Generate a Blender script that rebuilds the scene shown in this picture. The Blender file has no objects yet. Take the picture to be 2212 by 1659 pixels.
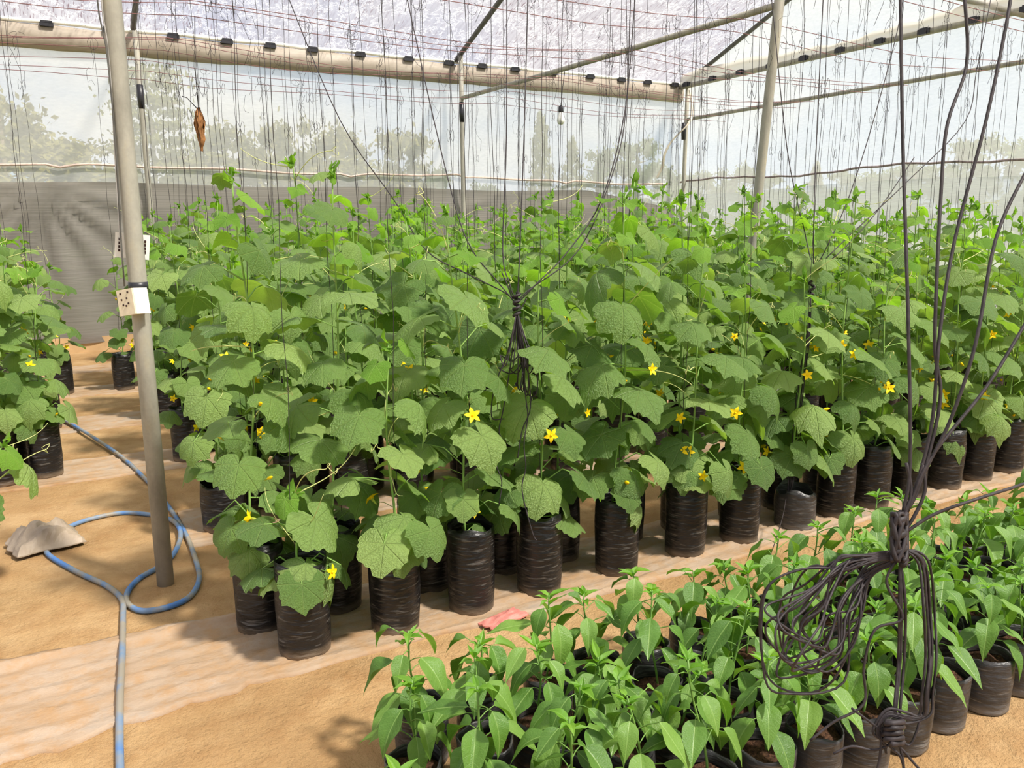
import bpy, math, random
import numpy as np
from mathutils import Vector, Matrix

random.seed(7)
rng = np.random.default_rng(11)
SC = bpy.context.scene
COL = SC.collection

# ------------------------------------------------------------------ camera
# world axes: X runs along the back wall, Y points at the back wall, Z up, metres
FPX, YAW, PITCH, ROLL, EYE = 1781.0, math.radians(29.27), math.radians(10.89), math.radians(-0.42), 1.6
IW, IH = 2212, 1659
_f = Vector((math.sin(YAW) * math.cos(PITCH), math.cos(YAW) * math.cos(PITCH), -math.sin(PITCH)))
_r = Vector((math.cos(YAW), -math.sin(YAW), 0))
_u = _r.cross(_f)
CR = _r * math.cos(ROLL) + _u * math.sin(ROLL)
CU = -_r * math.sin(ROLL) + _u * math.cos(ROLL)
CF = _f
cam = bpy.data.cameras.new('camera')
cam.sensor_width = 36.0
cam.lens = FPX / IW * 36.0
cam.clip_end = 2000
co = bpy.data.objects.new('camera', cam)
COL.objects.link(co)
M = Matrix.Identity(4)
for i, v in enumerate((CR, CU, -CF)):
    for j in range(3):
        M[j][i] = v[j]
M[2][3] = EYE
co.matrix_world = M
SC.camera = co


def project(p):
    d = Vector(p) - Vector((0, 0, EYE))
    z = d.dot(CF)
    if z < 0.05:
        return None
    return (IW / 2 + FPX * d.dot(CR) / z, IH / 2 - FPX * d.dot(CU) / z, z)


def at(x, y, depth):
    """point of the place seen at photo position (x, y) at the given distance along the view axis"""
    return Vector((0, 0, EYE)) + (CR * ((x - IW / 2) / FPX) + CU * (-(y - IH / 2) / FPX) + CF) * depth


# ------------------------------------------------------------------ world, sun, exposure
w = bpy.data.worlds.new('sky')
SC.world = w
w.use_nodes = True
nt = w.node_tree
nt.nodes.clear()
n_out = nt.nodes.new('ShaderNodeOutputWorld')
n_bg = nt.nodes.new('ShaderNodeBackground')
n_tc = nt.nodes.new('ShaderNodeTexCoord')
n_mp = nt.nodes.new('ShaderNodeMapping')
n_mp.inputs['Scale'].default_value = (1, 1, 2.2)
n_mp.inputs['Location'].default_value = (0.35, 0.1, 0.0)
n_ns = nt.nodes.new('ShaderNodeTexNoise')
n_ns.inputs['Scale'].default_value = 2.4
n_ns.inputs['Detail'].default_value = 6
n_ns.inputs['Roughness'].default_value = 0.55
n_cr = nt.nodes.new('ShaderNodeValToRGB')
e = n_cr.color_ramp.elements
e[0].position, e[0].color = 0.40, (0.60, 0.72, 0.95, 1)
e[1].position, e[1].color = 0.54, (0.95, 0.955, 0.98, 1)
x_ = e.new(0.66)
x_.color = (0.78, 0.79, 0.82, 1)
nt.links.new(n_tc.outputs['Generated'], n_mp.inputs['Vector'])
nt.links.new(n_mp.outputs['Vector'], n_ns.inputs['Vector'])
nt.links.new(n_ns.outputs['Fac'], n_cr.inputs['Fac'])
nt.links.new(n_cr.outputs['Color'], n_bg.inputs['Color'])
n_bg.inputs['Strength'].default_value = 1.1
nt.links.new(n_bg.outputs['Background'], n_out.inputs['Surface'])

SUN_DIR = Vector((0.38, -0.62, 0.95)).normalized()      # towards the sun
sl = bpy.data.lights.new('sun', 'SUN')
sl.energy = 15.5
sl.angle = math.radians(5)
sl.color = (1.0, 0.95, 0.86)
so = bpy.data.objects.new('sun', sl)
COL.objects.link(so)
so.rotation_euler = SUN_DIR.to_track_quat('Z', 'Y').to_euler()
so.location = SUN_DIR * 30

vs = SC.view_settings
vs.view_transform = 'Standard'
vs.look = 'None'
vs.gamma = 1.0
vs.use_curve_mapping = False
vs.exposure = -0.22
SC.cycles.use_denoising = True
SC.cycles.max_bounces = 5
SC.cycles.diffuse_bounces = 3
SC.cycles.glossy_bounces = 2
SC.cycles.transmission_bounces = 3
SC.cycles.transparent_max_bounces = 8
SC.cycles.use_adaptive_sampling = True
SC.cycles.adaptive_threshold = 0.2
SC.cycles.caustics_reflective = False
SC.cycles.caustics_refractive = False


# ------------------------------------------------------------------ materials
def lin(r, g, b):
    def f(c):
        c /= 255.0
        return c / 12.92 if c <= 0.04045 else ((c + 0.055) / 1.055) ** 2.4
    return (f(r), f(g), f(b), 1.0)


class NT:
    def __init__(self, name):
        self.m = bpy.data.materials.new(name)
        self.m.use_nodes = True
        self.t = self.m.node_tree
        self.t.nodes.clear()
        self.out = self.t.nodes.new('ShaderNodeOutputMaterial')

    def n(self, kind, **kw):
        nd = self.t.nodes.new('ShaderNode' + kind)
        for k, v in kw.items():
            if hasattr(nd, k) and k not in nd.inputs:
                setattr(nd, k, v)
            else:
                nd.inputs[k.replace('_', ' ')].default_value = v
        return nd

    def l(self, a, b):
        self.t.links.new(a, b)

    def math(self, op, a, b=None, c=None):
        nd = self.t.nodes.new('ShaderNodeMath')
        nd.operation = op
        for i, v in enumerate((a, b, c)):
            if v is None:
                continue
            if isinstance(v, (int, float)):
                nd.inputs[i].default_value = v
            else:
                self.l(v, nd.inputs[i])
        return nd.outputs[0]

    def mix(self, fac, a, b, blend='MIX'):
        nd = self.t.nodes.new('ShaderNodeMix')
        nd.data_type = 'RGBA'
        nd.blend_type = blend
        for s, v in ((0, fac), (6, a), (7, b)):
            if isinstance(v, (int, float, tuple)):
                nd.inputs[s].default_value = v
            else:
                self.l(v, nd.inputs[s])
        return nd.outputs[2]

    def ramp(self, fac, stops):
        nd = self.t.nodes.new('ShaderNodeValToRGB')
        el = nd.color_ramp.elements
        el[0].position, el[0].color = stops[0]
        el[1].position, el[1].color = stops[-1]
        for p, c in stops[1:-1]:
            q = el.new(p)
            q.color = c
        self.l(fac, nd.inputs['Fac'])
        return nd.outputs['Color']

    def noise(self, scale, detail=4, rough=0.55, coord='Object', stretch=None):
        tc = self.t.nodes.new('ShaderNodeTexCoord')
        ns = self.t.nodes.new('ShaderNodeTexNoise')
        ns.inputs['Scale'].default_value = scale
        ns.inputs['Detail'].default_value = detail
        ns.inputs['Roughness'].default_value = rough
        src = tc.outputs[coord]
        if stretch:
            mp = self.t.nodes.new('ShaderNodeMapping')
            mp.inputs['Scale'].default_value = stretch
            self.l(src, mp.inputs['Vector'])
            src = mp.outputs['Vector']
        self.l(src, ns.inputs['Vector'])
        return ns.outputs['Fac']

    def bump(self, h, strength=0.3, dist=0.01):
        b = self.t.nodes.new('ShaderNodeBump')
        b.inputs['Strength'].default_value = strength
        b.inputs['Distance'].default_value = dist
        self.l(h, b.inputs['Height'])
        return b.outputs['Normal']

    def principled(self, color, rough=0.6, spec=0.4, metal=0.0, normal=None):
        p = self.t.nodes.new('ShaderNodeBsdfPrincipled')
        if isinstance(color, tuple):
            p.inputs['Base Color'].default_value = color
        else:
            self.l(color, p.inputs['Base Color'])
        if isinstance(rough, (int, float)):
            p.inputs['Roughness'].default_value = rough
        else:
            self.l(rough, p.inputs['Roughness'])
        p.inputs['Specular IOR Level'].default_value = spec
        p.inputs['Metallic'].default_value = metal
        if normal is not None:
            self.l(normal, p.inputs['Normal'])
        return p.outputs[0]

    def mixsh(self, fac, a, b):
        nd = self.t.nodes.new('ShaderNodeMixShader')
        if isinstance(fac, (int, float)):
            nd.inputs[0].default_value = fac
        else:
            self.l(fac, nd.inputs[0])
        self.l(a, nd.inputs[1])
        self.l(b, nd.inputs[2])
        return nd.outputs[0]

    def done(self, sh):
        self.l(sh, self.out.inputs['Surface'])
        return self.m


def plain(name, c, rough=0.6, spec=0.4, metal=0.0, var=0.0, vscale=8.0):
    t = NT(name)
    col = c
    if var:
        dark = tuple(v * (1 - var) for v in c[:3]) + (1,)
        lite = tuple(min(1, v * (1 + var)) for v in c[:3]) + (1,)
        col = t.ramp(t.noise(vscale), [(0.3, dark), (0.7, lite)])
    return t.done(t.principled(col, rough, spec, metal))


def leaf_material(name, dark, mid, lite, vein, kind, rough=0.5, spec=0.35, transl=0.35):
    t = NT(name)
    uv = t.n('UVMap')
    sx = t.n('SeparateXYZ')
    t.l(uv.outputs[0], sx.inputs[0])
    X, Y = sx.outputs[0], sx.outputs[1]
    oi = t.n('ObjectInfo')
    ax = t.math('ABSOLUTE', X)
    if kind == 'palmate':
        th = t.math('ABSOLUTE', t.math('ARCTAN2', X, Y))
        r = t.math('SQRT', t.math('ADD', t.math('MULTIPLY', X, X), t.math('MULTIPLY', Y, Y)))
        pp = t.math('PINGPONG', th, math.radians(25))
        d1 = t.math('MULTIPLY', r, t.math('SINE', pp))
        # side veins leave each main vein at a slant
        sv = t.math('ABSOLUTE', t.math('SINE', t.math('MULTIPLY', t.math('SUBTRACT', r, t.math('MULTIPLY', d1, 1.1)), 26.0)))
    else:
        d1 = ax
        sv = t.math('ABSOLUTE', t.math('SINE', t.math('MULTIPLY', t.math('SUBTRACT', Y, t.math('MULTIPLY', ax, 0.9)), 22.0)))
    m1 = t.math('SUBTRACT', 1.0, t.math('SMOOTH_MIN', t.math('DIVIDE', d1, 0.016), 1.0, 0.2))
    m1 = t.math('MAXIMUM', m1, 0.0)
    m2 = t.math('MAXIMUM', t.math('SUBTRACT', 1.0, t.math('DIVIDE', sv, 0.16)), 0.0)
    fine = t.noise(26, 3, 0.6, 'UV')
    blot = t.noise(2.5, 3, 0.5, 'UV')
    base = t.ramp(oi.outputs['Random'], [(0.0, dark), (0.5, mid), (1.0, lite)])
    base = t.mix(t.math('MULTIPLY', blot, 0.35), base, lite)
    base = t.mix(t.math('MULTIPLY', m2, 0.18), base, vein)
    base = t.mix(t.math('MULTIPLY', m1, 0.45 if kind == 'palmate' else 0.6), base, vein)
    hgt = t.math('ADD', t.math('MULTIPLY', fine, 1.1), t.math('MULTIPLY', t.math('ADD', m1, t.math('MULTIPLY', m2, 0.6)), -1.0))
    nrm = t.bump(hgt, 0.6 if kind == 'palmate' else 0.22, 0.025)
    p = t.principled(base, rough, spec, 0, nrm)
    tr = t.n('BsdfTranslucent')
    tc = t.mix(1.0, base, (1.2, 1.35, 0.4, 1), 'MULTIPLY')
    t.l(tc, tr.inputs['Color'])
    return t.done(t.mixsh(transl, p, tr.outputs[0]))


MAT = {}
MAT['leaf'] = leaf_material('cucumber_leaf', lin(84, 120, 56), lin(120, 153, 77), lin(156, 182, 104), lin(168, 192, 122), 'palmate', 0.42, 0.55, 0.40)
MAT['young'] = leaf_material('young_leaf', lin(112, 158, 58), lin(128, 172, 66), lin(146, 188, 80), lin(180, 210, 120), 'palmate', 0.5, 0.3, 0.45)
MAT['pepper'] = leaf_material('pepper_leaf', lin(72, 112, 42), lin(96, 138, 54), lin(124, 160, 72), lin(164, 194, 112), 'pinnate', 0.42, 0.45, 0.30)
MAT['pepper_young'] = leaf_material('pepper_young_leaf', lin(100, 152, 44), lin(114, 164, 50), lin(130, 176, 60), lin(170, 202, 116), 'pinnate', 0.36, 0.45, 0.4)
MAT['stem'] = plain('green_stem', lin(128, 162, 82), 0.55, 0.3, var=0.2, vscale=20)
MAT['pstem'] = plain('pepper_stem', lin(112, 150, 70), 0.5, 0.35, var=0.2, vscale=20)
MAT['tendril'] = plain('pale_tendril', lin(206, 210, 136), 0.5, 0.3)
MAT['petal'] = plain('yellow_petal', lin(252, 208, 20), 0.55, 0.2, var=0.12, vscale=60)
MAT['calyx'] = plain('flower_calyx', lin(170, 180, 70), 0.55, 0.2)
MAT['twine'] = plain('black_twine', lin(52, 46, 48), 0.58, 0.35, var=0.5, vscale=60)
MAT['wire'] = plain('brown_wire', lin(136, 92, 92), 0.5, 0.4, var=0.25, vscale=30)
MAT['tape'] = plain('black_tape', lin(38, 38, 44), 0.4, 0.5)
MAT['cable'] = plain('grey_cable', lin(170, 168, 164), 0.5, 0.4)
MAT['white'] = plain('white_plastic', lin(240, 238, 232), 0.4, 0.4)
MAT['cream'] = plain('cream_plastic', lin(226, 212, 184), 0.45, 0.4, var=0.1, vscale=40)
MAT['hole'] = plain('dark_hole', lin(60, 40, 36), 0.6, 0.2)
MAT['bulb'] = plain('frosted_bulb', lin(236, 236, 230), 0.25, 0.5)
MAT['bark'] = plain('bark', lin(96, 84, 70), 0.9, 0.1, var=0.3, vscale=6)
MAT['dry'] = plain('dry_leaf', lin(150, 106, 68), 0.85, 0.1, var=0.55, vscale=26)
MAT['rope'] = plain('pale_cord', lin(206, 184, 172), 0.8, 0.1, var=0.2, vscale=20)
MAT['ropegrey'] = plain('grey_cord', lin(150, 136, 134), 0.8, 0.1, var=0.3, vscale=20)
MAT['ribbon'] = plain('pale_ribbon', lin(232, 220, 200), 0.5, 0.3, var=0.1)
MAT['wood'] = plain('bare_board', lin(190, 158, 118), 0.85, 0.1, var=0.2, vscale=5)


def mat_steel():
    t = NT('galvanised_steel')
    a = t.noise(9, 5, 0.6, 'Object', (1, 1, 0.35))
    b = t.noise(70, 2, 0.5)
    c = t.ramp(a, [(0.3, lin(140, 137, 126)), (0.55, lin(170, 166, 153)), (0.75, lin(186, 176, 150))])
    c = t.mix(t.math('MULTIPLY', b, 0.25), c, lin(96, 92, 86))
    return t.done(t.principled(c, 0.55, 0.4, 0.0, t.bump(b, 0.1, 0.003)))


MAT['steel'] = mat_steel()
MAT['steel_dark'] = plain('dark_steel', lin(92, 90, 86), 0.5, 0.4, 0.2, var=0.25, vscale=12)


def mat_bag(name, base, dust, amount, scuff):
    t = NT(name)
    tc = t.n('TexCoord')
    sp = t.n('SeparateXYZ')
    t.l(tc.outputs['Object'], sp.inputs[0])
    oi = t.n('ObjectInfo')
    ad = t.n('VectorMath', operation='ADD')
    t.l(tc.outputs['Object'], ad.inputs[0])
    t.l(oi.outputs['Random'], ad.inputs[1])
    def nz(scale, st, det=4):
        mp = t.n('Mapping')
        mp.inputs['Scale'].default_value = st
        t.l(ad.outputs[0], mp.inputs['Vector'])
        q = t.n('TexNoise')
        q.inputs['Scale'].default_value = scale
        q.inputs['Detail'].default_value = det
        t.l(mp.outputs['Vector'], q.inputs['Vector'])
        return q.outputs['Fac']
    wr = nz(14, (1, 1, 3.4), 5)
    st = nz(22, (0.6, 0.6, 5.0), 3)
    bl = nz(9, (1, 1, 1))
    mud = t.math('MULTIPLY', t.math('MAXIMUM', t.math('SUBTRACT', 1.0, t.math('DIVIDE', sp.outputs[2], 0.045)), 0.0), t.math('MULTIPLY', bl, 1.5))
    sc = t.ramp(st, [(0.57, (0, 0, 0, 1)), (0.70, (1, 1, 1, 1))])
    c = t.mix(t.math('MULTIPLY', sc, scuff), base, lin(150, 146, 140))
    c = t.mix(t.math('MINIMUM', t.math('ADD', t.math('MULTIPLY', bl, amount), mud), 0.85), c, dust)
    rough = t.math('ADD', 0.22, t.math('MULTIPLY', bl, 0.3))
    return t.done(t.principled(c, rough, 0.5, 0, t.bump(wr, 0.8, 0.012)))


MAT['bag'] = mat_bag('black_bag_film', lin(17, 17, 19), lin(150, 130, 108), 0.02, 0.30)
MAT['bag_dusty_sunlit'] = mat_bag('dusty_sunlit_bag_film', lin(34, 34, 37), lin(118, 114, 110), 0.30, 0.4)  # sunlit grey of the pepper bags put into the film colour, plus dust


def mat_soil(name, a, b):
    t = NT(name)
    n1 = t.noise(120, 4, 0.7)
    c = t.ramp(n1, [(0.35, a), (0.7, b)])
    return t.done(t.principled(c, 0.95, 0.1, 0, t.bump(n1, 0.8, 0.012)))


MAT['soil'] = mat_soil('potting_soil', lin(44, 32, 26), lin(116, 84, 64))


def mat_ground():
    t = NT('sandy_floor')
    a = t.noise(0.9, 5, 0.6)
    b = t.noise(7, 6, 0.65)
    c = t.noise(60, 4, 0.7)
    col = t.ramp(a, [(0.32, lin(140, 107, 70)), (0.5, lin(170, 136, 94)), (0.68, lin(188, 156, 115))])
    col = t.mix(t.ramp(b, [(0.45, (0, 0, 0, 1)), (0.75, (0.75, 0.75, 0.75, 1))]), col, lin(146, 106, 66))
    d = t.noise(2.6, 6, 0.7)
    col = t.mix(t.ramp(d, [(0.5, (0, 0, 0, 1)), (0.7, (0.6, 0.6, 0.6, 1))]), col, lin(198, 168, 126))
    col = t.mix(t.math('MULTIPLY', c, 0.25), col, lin(204, 172, 128))
    h = t.math('ADD', t.math('MULTIPLY', b, 1.0), t.math('MULTIPLY', c, 0.35))
    return t.done(t.principled(col, 0.95, 0.08, 0, t.bump(h, 0.9, 0.03)))


MAT['ground'] = mat_ground()
MAT['field'] = plain('outside_field', lin(112, 122, 84), 0.95, 0.05, var=0.3, vscale=0.4)


def mat_sheet():
    t = NT('dusty_ground_sheet')
    a = t.noise(2.4, 6, 0.65, 'Object', (0.7, 1.4, 1))
    b = t.noise(11, 6, 0.7)
    col = t.ramp(a, [(0.30, lin(146, 110, 72)), (0.42, lin(166, 140, 113)), (0.58, lin(176, 155, 134)), (0.74, lin(146, 138, 129))])
    col = t.mix(t.ramp(b, [(0.46, (0, 0, 0, 1)), (0.66, (0.7, 0.7, 0.7, 1))]), col, lin(172, 134, 92))
    p = t.principled(col, 0.75, 0.2, 0, t.bump(t.noise(30, 5, 0.65, 'Object', (0.5, 1, 1)), 0.5, 0.012))
    return t.done(p)


MAT['sheet'] = mat_sheet()


def mat_net(name, col, cover, transl_share=0.5, weave=0.0, scale=1.0, thread=(1, 1, 1)):
    t = NT(name)
    d = t.n('BsdfDiffuse')
    tl = t.n('BsdfTranslucent')
    tp = t.n('BsdfTransparent')
    c = col
    f = cover
    if weave:
        a = t.noise(scale, 5, 0.6, 'Object', thread)
        c = t.ramp(a, [(0.25, tuple(v * (1 - weave) for v in col[:3]) + (1,)), (0.75, tuple(min(1, v * (1 + weave)) for v in col[:3]) + (1,))])
        f = t.math('ADD', cover - 0.06, t.math('MULTIPLY', a, 0.12))
    for nd in (d, tl):
        if isinstance(c, tuple):
            nd.inputs['Color'].default_value = c
        else:
            t.l(c, nd.inputs['Color'])
    body = t.mixsh(transl_share, d.outputs[0], tl.outputs[0])
    return t.done(t.mixsh(f, tp.outputs[0], body))


MAT['net'] = mat_net('insect_net', (0.90, 0.89, 0.87, 1), 0.53, 0.5, 0.04, 14, (1, 1, 3))
MAT['skirt'] = mat_net('pale_net_skirt', (0.58, 0.60, 0.60, 1), 0.55, 0.5, 0.08, 20, (1, 0.3, 3))
MAT['shade'] = mat_net('grey_shade_cloth', (0.30, 0.275, 0.245, 1), 0.95, 0.4, 0.22, 7, (0.12, 1, 14))
MAT['flap'] = mat_net('rolled_net', (0.78, 0.74, 0.68, 1), 0.8, 0.5)


def mat_roof():
    t = NT('stained_roof_film')
    d = t.n('BsdfDiffuse')
    tl = t.n('BsdfTranslucent')
    tp = t.n('BsdfTransparent')
    streak = t.noise(4.5, 5, 0.65, 'Object', (2.8, 0.35, 0.35))
    spots = t.noise(26, 3, 0.6, 'Object', (2.2, 0.25, 0.25))
    swirl = t.noise(3.0, 8, 0.75)
    lines = t.ramp(swirl, [(0.485, (0, 0, 0, 1)), (0.5, (1, 1, 1, 1)), (0.515, (0, 0, 0, 1))])
    col = t.ramp(streak, [(0.30, lin(134, 127, 133)), (0.62, lin(170, 166, 171))])
    dirt = t.ramp(spots, [(0.54, (0, 0, 0, 1)), (0.66, (1, 1, 1, 1))])
    patch = t.ramp(t.noise(0.5, 3), [(0.34, (0.15, 0.15, 0.15, 1)), (0.52, (1, 1, 1, 1))])
    col = t.mix(t.math('MULTIPLY', t.math('MULTIPLY', dirt, patch), 0.85), col, lin(96, 72, 80))
    col = t.mix(t.math('MULTIPLY', lines, 0.8), col, (1, 1, 1, 1))
    t.l(col, d.inputs['Color'])
    t.l(col, tl.inputs['Color'])
    body = t.mixsh(0.72, d.outputs[0], tl.outputs[0])
    return t.done(t.mixsh(t.math('ADD', 0.57, t.math('MULTIPLY', t.math('MULTIPLY', dirt, patch), 0.32)), tp.outputs[0], body))


MAT['roof'] = mat_roof()


def mat_hose():
    t = NT('dusty_blue_hose')
    a = t.noise(4.5, 4, 0.6)
    c = t.ramp(a, [(0.38, lin(78, 124, 186)), (0.48, lin(116, 138, 164)), (0.58, lin(150, 142, 128))])
    return t.done(t.principled(c, 0.5, 0.4, 0, t.bump(t.noise(60), 0.15, 0.003)))


MAT['hose'] = mat_hose()


def mat_gutter():
    t = NT('wrapped_eave_beam')
    a = t.noise(2.0, 5, 0.65, 'Object', (0.6, 3, 3))
    c = t.ramp(a, [(0.3, lin(146, 134, 120)), (0.55, lin(172, 160, 146)), (0.75, lin(194, 184, 172))])
    return t.done(t.principled(c, 0.6, 0.3, 0, t.bump(t.noise(16), 0.2, 0.01)))


MAT['gutter'] = mat_gutter()


def mat_foliage(name, a, b):
    t = NT(name)
    c = t.ramp(t.noise(0.9, 3), [(0.3, a), (0.7, b)])
    p = t.principled(c, 0.8, 0.1)
    tr = t.n('BsdfTranslucent')
    t.l(c, tr.inputs['Color'])
    return t.done(t.mixsh(0.3, p, tr.outputs[0]))


MAT['tree_a'] = mat_foliage('olive_foliage', lin(78, 80, 44), lin(122, 114, 66))
MAT['tree_b'] = mat_foliage('dull_green_foliage', lin(66, 82, 56), lin(104, 114, 78))
MAT['tree_c'] = mat_foliage('pine_needles', lin(78, 84, 48), lin(120, 116, 66))
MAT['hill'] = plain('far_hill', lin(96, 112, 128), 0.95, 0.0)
MAT['crumple'] = plain('dusty_crumpled_film', lin(158, 142, 124), 0.55, 0.35, var=0.25, vscale=9)
MAT['scrap'] = plain('red_printed_film', lin(206, 128, 118), 0.5, 0.4, var=0.3, vscale=30)


# ------------------------------------------------------------------ mesh helpers
class MB:
    def __init__(self):
        self.v, self.f, self.uv = [], [], None

    def add(self, vs_, fs_):
        o = len(self.v)
        self.v += [tuple(p) for p in vs_]
        self.f += [tuple(i + o for i in q) for q in fs_]
        return self

    def box(self, c, s, rot=None):
        pts = []
        for dz in (-1, 1):
            for dy in (-1, 1):
                for dx in (-1, 1):
                    p = Vector((dx * s[0] / 2, dy * s[1] / 2, dz * s[2] / 2))
                    if rot is not None:
                        p = rot @ p
                    pts.append(p + Vector(c))
        return self.add(pts, [(0, 2, 3, 1), (4, 5, 7, 6), (0, 1, 5, 4), (2, 6, 7, 3), (0, 4, 6, 2), (1, 3, 7, 5)])

    def tube(self, pts, r, n=6, cap=True):
        pts = [Vector(p) for p in pts]
        k = len(pts)
        rad = r if isinstance(r, (list, tuple)) else [r] * k
        o = len(self.v)
        ref = None
        for i in range(k):
            d = (pts[min(i + 1, k - 1)] - pts[max(i - 1, 0)])
            d = d.normalized() if d.length > 1e-9 else Vector((0, 0, 1))
            if ref is None:
                ref = Vector((1, 0, 0)) if abs(d.x) < 0.8 else Vector((0, 1, 0))
            a = ref - d * ref.dot(d)
            if a.length < 1e-6:
                a = d.orthogonal()
            a.normalize()
            b = d.cross(a)
            ref = a
            for j in range(n):
                t = 2 * math.pi * j / n
                self.v.append(tuple(pts[i] + (a * math.cos(t) + b * math.sin(t)) * rad[i]))
        for i in range(k - 1):
            for j in range(n):
                j2 = (j + 1) % n
                self.f.append((o + i * n + j, o + i * n + j2, o + (i + 1) * n + j2, o + (i + 1) * n + j))
        if cap:
            self.f.append(tuple(o + j for j in reversed(range(n))))
            self.f.append(tuple(o + (k - 1) * n + j for j in range(n)))
        return self

    def mesh(self, name, mat, smooth=True):
        me = bpy.data.meshes.new(name)
        me.from_pydata(self.v, [], self.f)
        if self.uv is not None:
            ul = me.uv_layers.new(name='UVMap')
            idx = np.zeros(len(me.loops), dtype=np.int32)
            me.loops.foreach_get('vertex_index', idx)
            ul.data.foreach_set('uv', np.asarray(self.uv, dtype=np.float32)[idx].ravel())
        if mat:
            me.materials.append(MAT[mat])
        if smooth:
            me.polygons.foreach_set('use_smooth', [True] * len(me.polygons))
        me.update()
        return me

    def build(self, name, mat, parent=None, smooth=True, loc=None):
        return link(name, self.mesh(name, mat, smooth), parent, loc)


def link(name, data, parent=None, loc=None, mw=None):
    o = bpy.data.objects.new(name, data)
    COL.objects.link(o)
    if parent is not None:
        o.parent = parent
    if mw is not None:
        o.matrix_basis = mw
    elif loc is not None:
        o.location = loc
    return o


def tag(o, label=None, cat=None, group=None, kind=None):
    if label:
        o['label'] = label
    if cat:
        o['category'] = cat
    if group:
        o['group'] = group
    if kind:
        o['kind'] = kind
    return o


def empty(name, loc, label, cat, group=None, rz=0):
    o = link(name, None, None, loc)
    o.rotation_euler = (0, 0, rz)
    return tag(o, label, cat, group)


def smooth_path(pts, sub=6):
    """Catmull-Rom through the points"""
    P = [Vector(p) for p in pts]
    P = [P[0] * 2 - P[1]] + P + [P[-1] * 2 - P[-2]]
    out = []
    for i in range(1, len(P) - 2):
        a, b, c, d = P[i - 1], P[i], P[i + 1], P[i + 2]
        for k in range(sub):
            t = k / sub
            out.append(0.5 * ((2 * b) + (c - a) * t + (2 * a - 5 * b + 4 * c - d) * t * t + (3 * b - a - 3 * c + d) * t ** 3))
    out.append(P[-2])
    return out


ORD = ('first second third fourth fifth sixth seventh eighth ninth tenth eleventh twelfth thirteenth fourteenth fifteenth sixteenth '
       'seventeenth eighteenth nineteenth twentieth').split()


def ordinal(i):
    if i < 20:
        return ORD[i]
    if i < 29:
        return 'twenty-' + ORD[i - 20]
    if i == 29:
        return 'thirtieth'
    return 'thirty-' + ORD[i - 30]


# ------------------------------------------------------------------ the setting
YB, XR, EAVE = 12.25, 10.46, 4.05
RIDGE_Y, SLOPE = 5.75, 0.385


def roof_z(y):
    return EAVE + 0.07 + ((YB - y) if y > RIDGE_Y else (y - (2 * RIDGE_Y - YB))) * SLOPE


def grid(fn, nu, nv):
    mb = MB()
    for j in range(nv + 1):
        for i in range(nu + 1):
            mb.v.append(tuple(fn(i / nu, j / nv)))
    for j in range(nv):
        for i in range(nu):
            a = j * (nu + 1) + i
            mb.f.append((a, a + 1, a + nu + 2, a + nu + 1))
    return mb


def hash2(x, y):
    return math.sin(x * 12.9898 + y * 78.233) * 0.5 + math.sin(x * 5.1 - y * 9.7) * 0.5


o = grid(lambda u, v: (-7 + u * 17.6, -7.5 + v * 20.0, 0.0), 40, 40).build('floor', 'ground')
tag(o, 'sandy bare earth floor of the greenhouse', kind='structure')
o = grid(lambda u, v: (-160 + u * 460, -120 + v * 460, -0.06), 4, 4).build('ground_outside', 'field')
tag(o, 'dull green field outside the netting', kind='structure')

# wall netting
o = grid(lambda u, v: (-5 + u * (XR + 5), YB + 0.03 * math.sin(u * 40) * v * (1 - v), v * EAVE), 60, 8).build('wall_back', 'net')
tag(o, 'pale insect netting of the long back wall', kind='structure')


def right_wall(u, v):
    y = YB - u * (YB + 2.2)
    top = roof_z(y)
    return (XR + 0.03 * math.sin(u * 37) * v * (1 - v), y, v * top)


o = grid(right_wall, 60, 10).build('wall_right', 'net')
tag(o, 'pale insect netting of the gable wall', kind='structure')


def film(u, v, y0, y1):
    y = y0 + (y1 - y0) * v
    x = -5 + u * (XR + 5)
    s = math.sin(math.pi * ((x - 1.29) / 4.57))
    return (x, y, roof_z(y) + 0.015 - 0.05 * s * s)


o = grid(lambda u, v: film(u, v, YB + 0.05, RIDGE_Y), 48, 14).build('ceiling', 'roof')
tag(o, 'stained translucent plastic roof film sloping up from the back eave', kind='structure')
o = grid(lambda u, v: film(u, v, RIDGE_Y, -0.75), 48, 14).build('ceiling_front', 'roof')
tag(o, 'translucent plastic roof film of the front slope', kind='structure')
o = grid(lambda u, v: (-5 + u * (XR + 5), -0.75 - v * 6.5, roof_z(-0.75) + v * 6.5 * SLOPE), 48, 14).build('ceiling_added', 'roof')  # unseen bay added to filter direct sun on the near floor
tag(o, 'added unseen roof film behind the viewer, filtering the sun on the floor', kind='structure')

# boards and earth kerb along the foot of the walls
o = MB().box((2.7, YB - 0.09, 0.10), (15.4, 0.10, 0.20)).build('trim_1', 'wood', smooth=False)
tag(o, 'low bare board kerb along the foot of the back wall', kind='structure')
o = MB().box((XR - 0.09, 5.0, 0.10), (0.10, 14.2, 0.20)).build('trim_2', 'wood', smooth=False)
tag(o, 'low bare board kerb along the foot of the gable wall', kind='structure')


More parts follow.
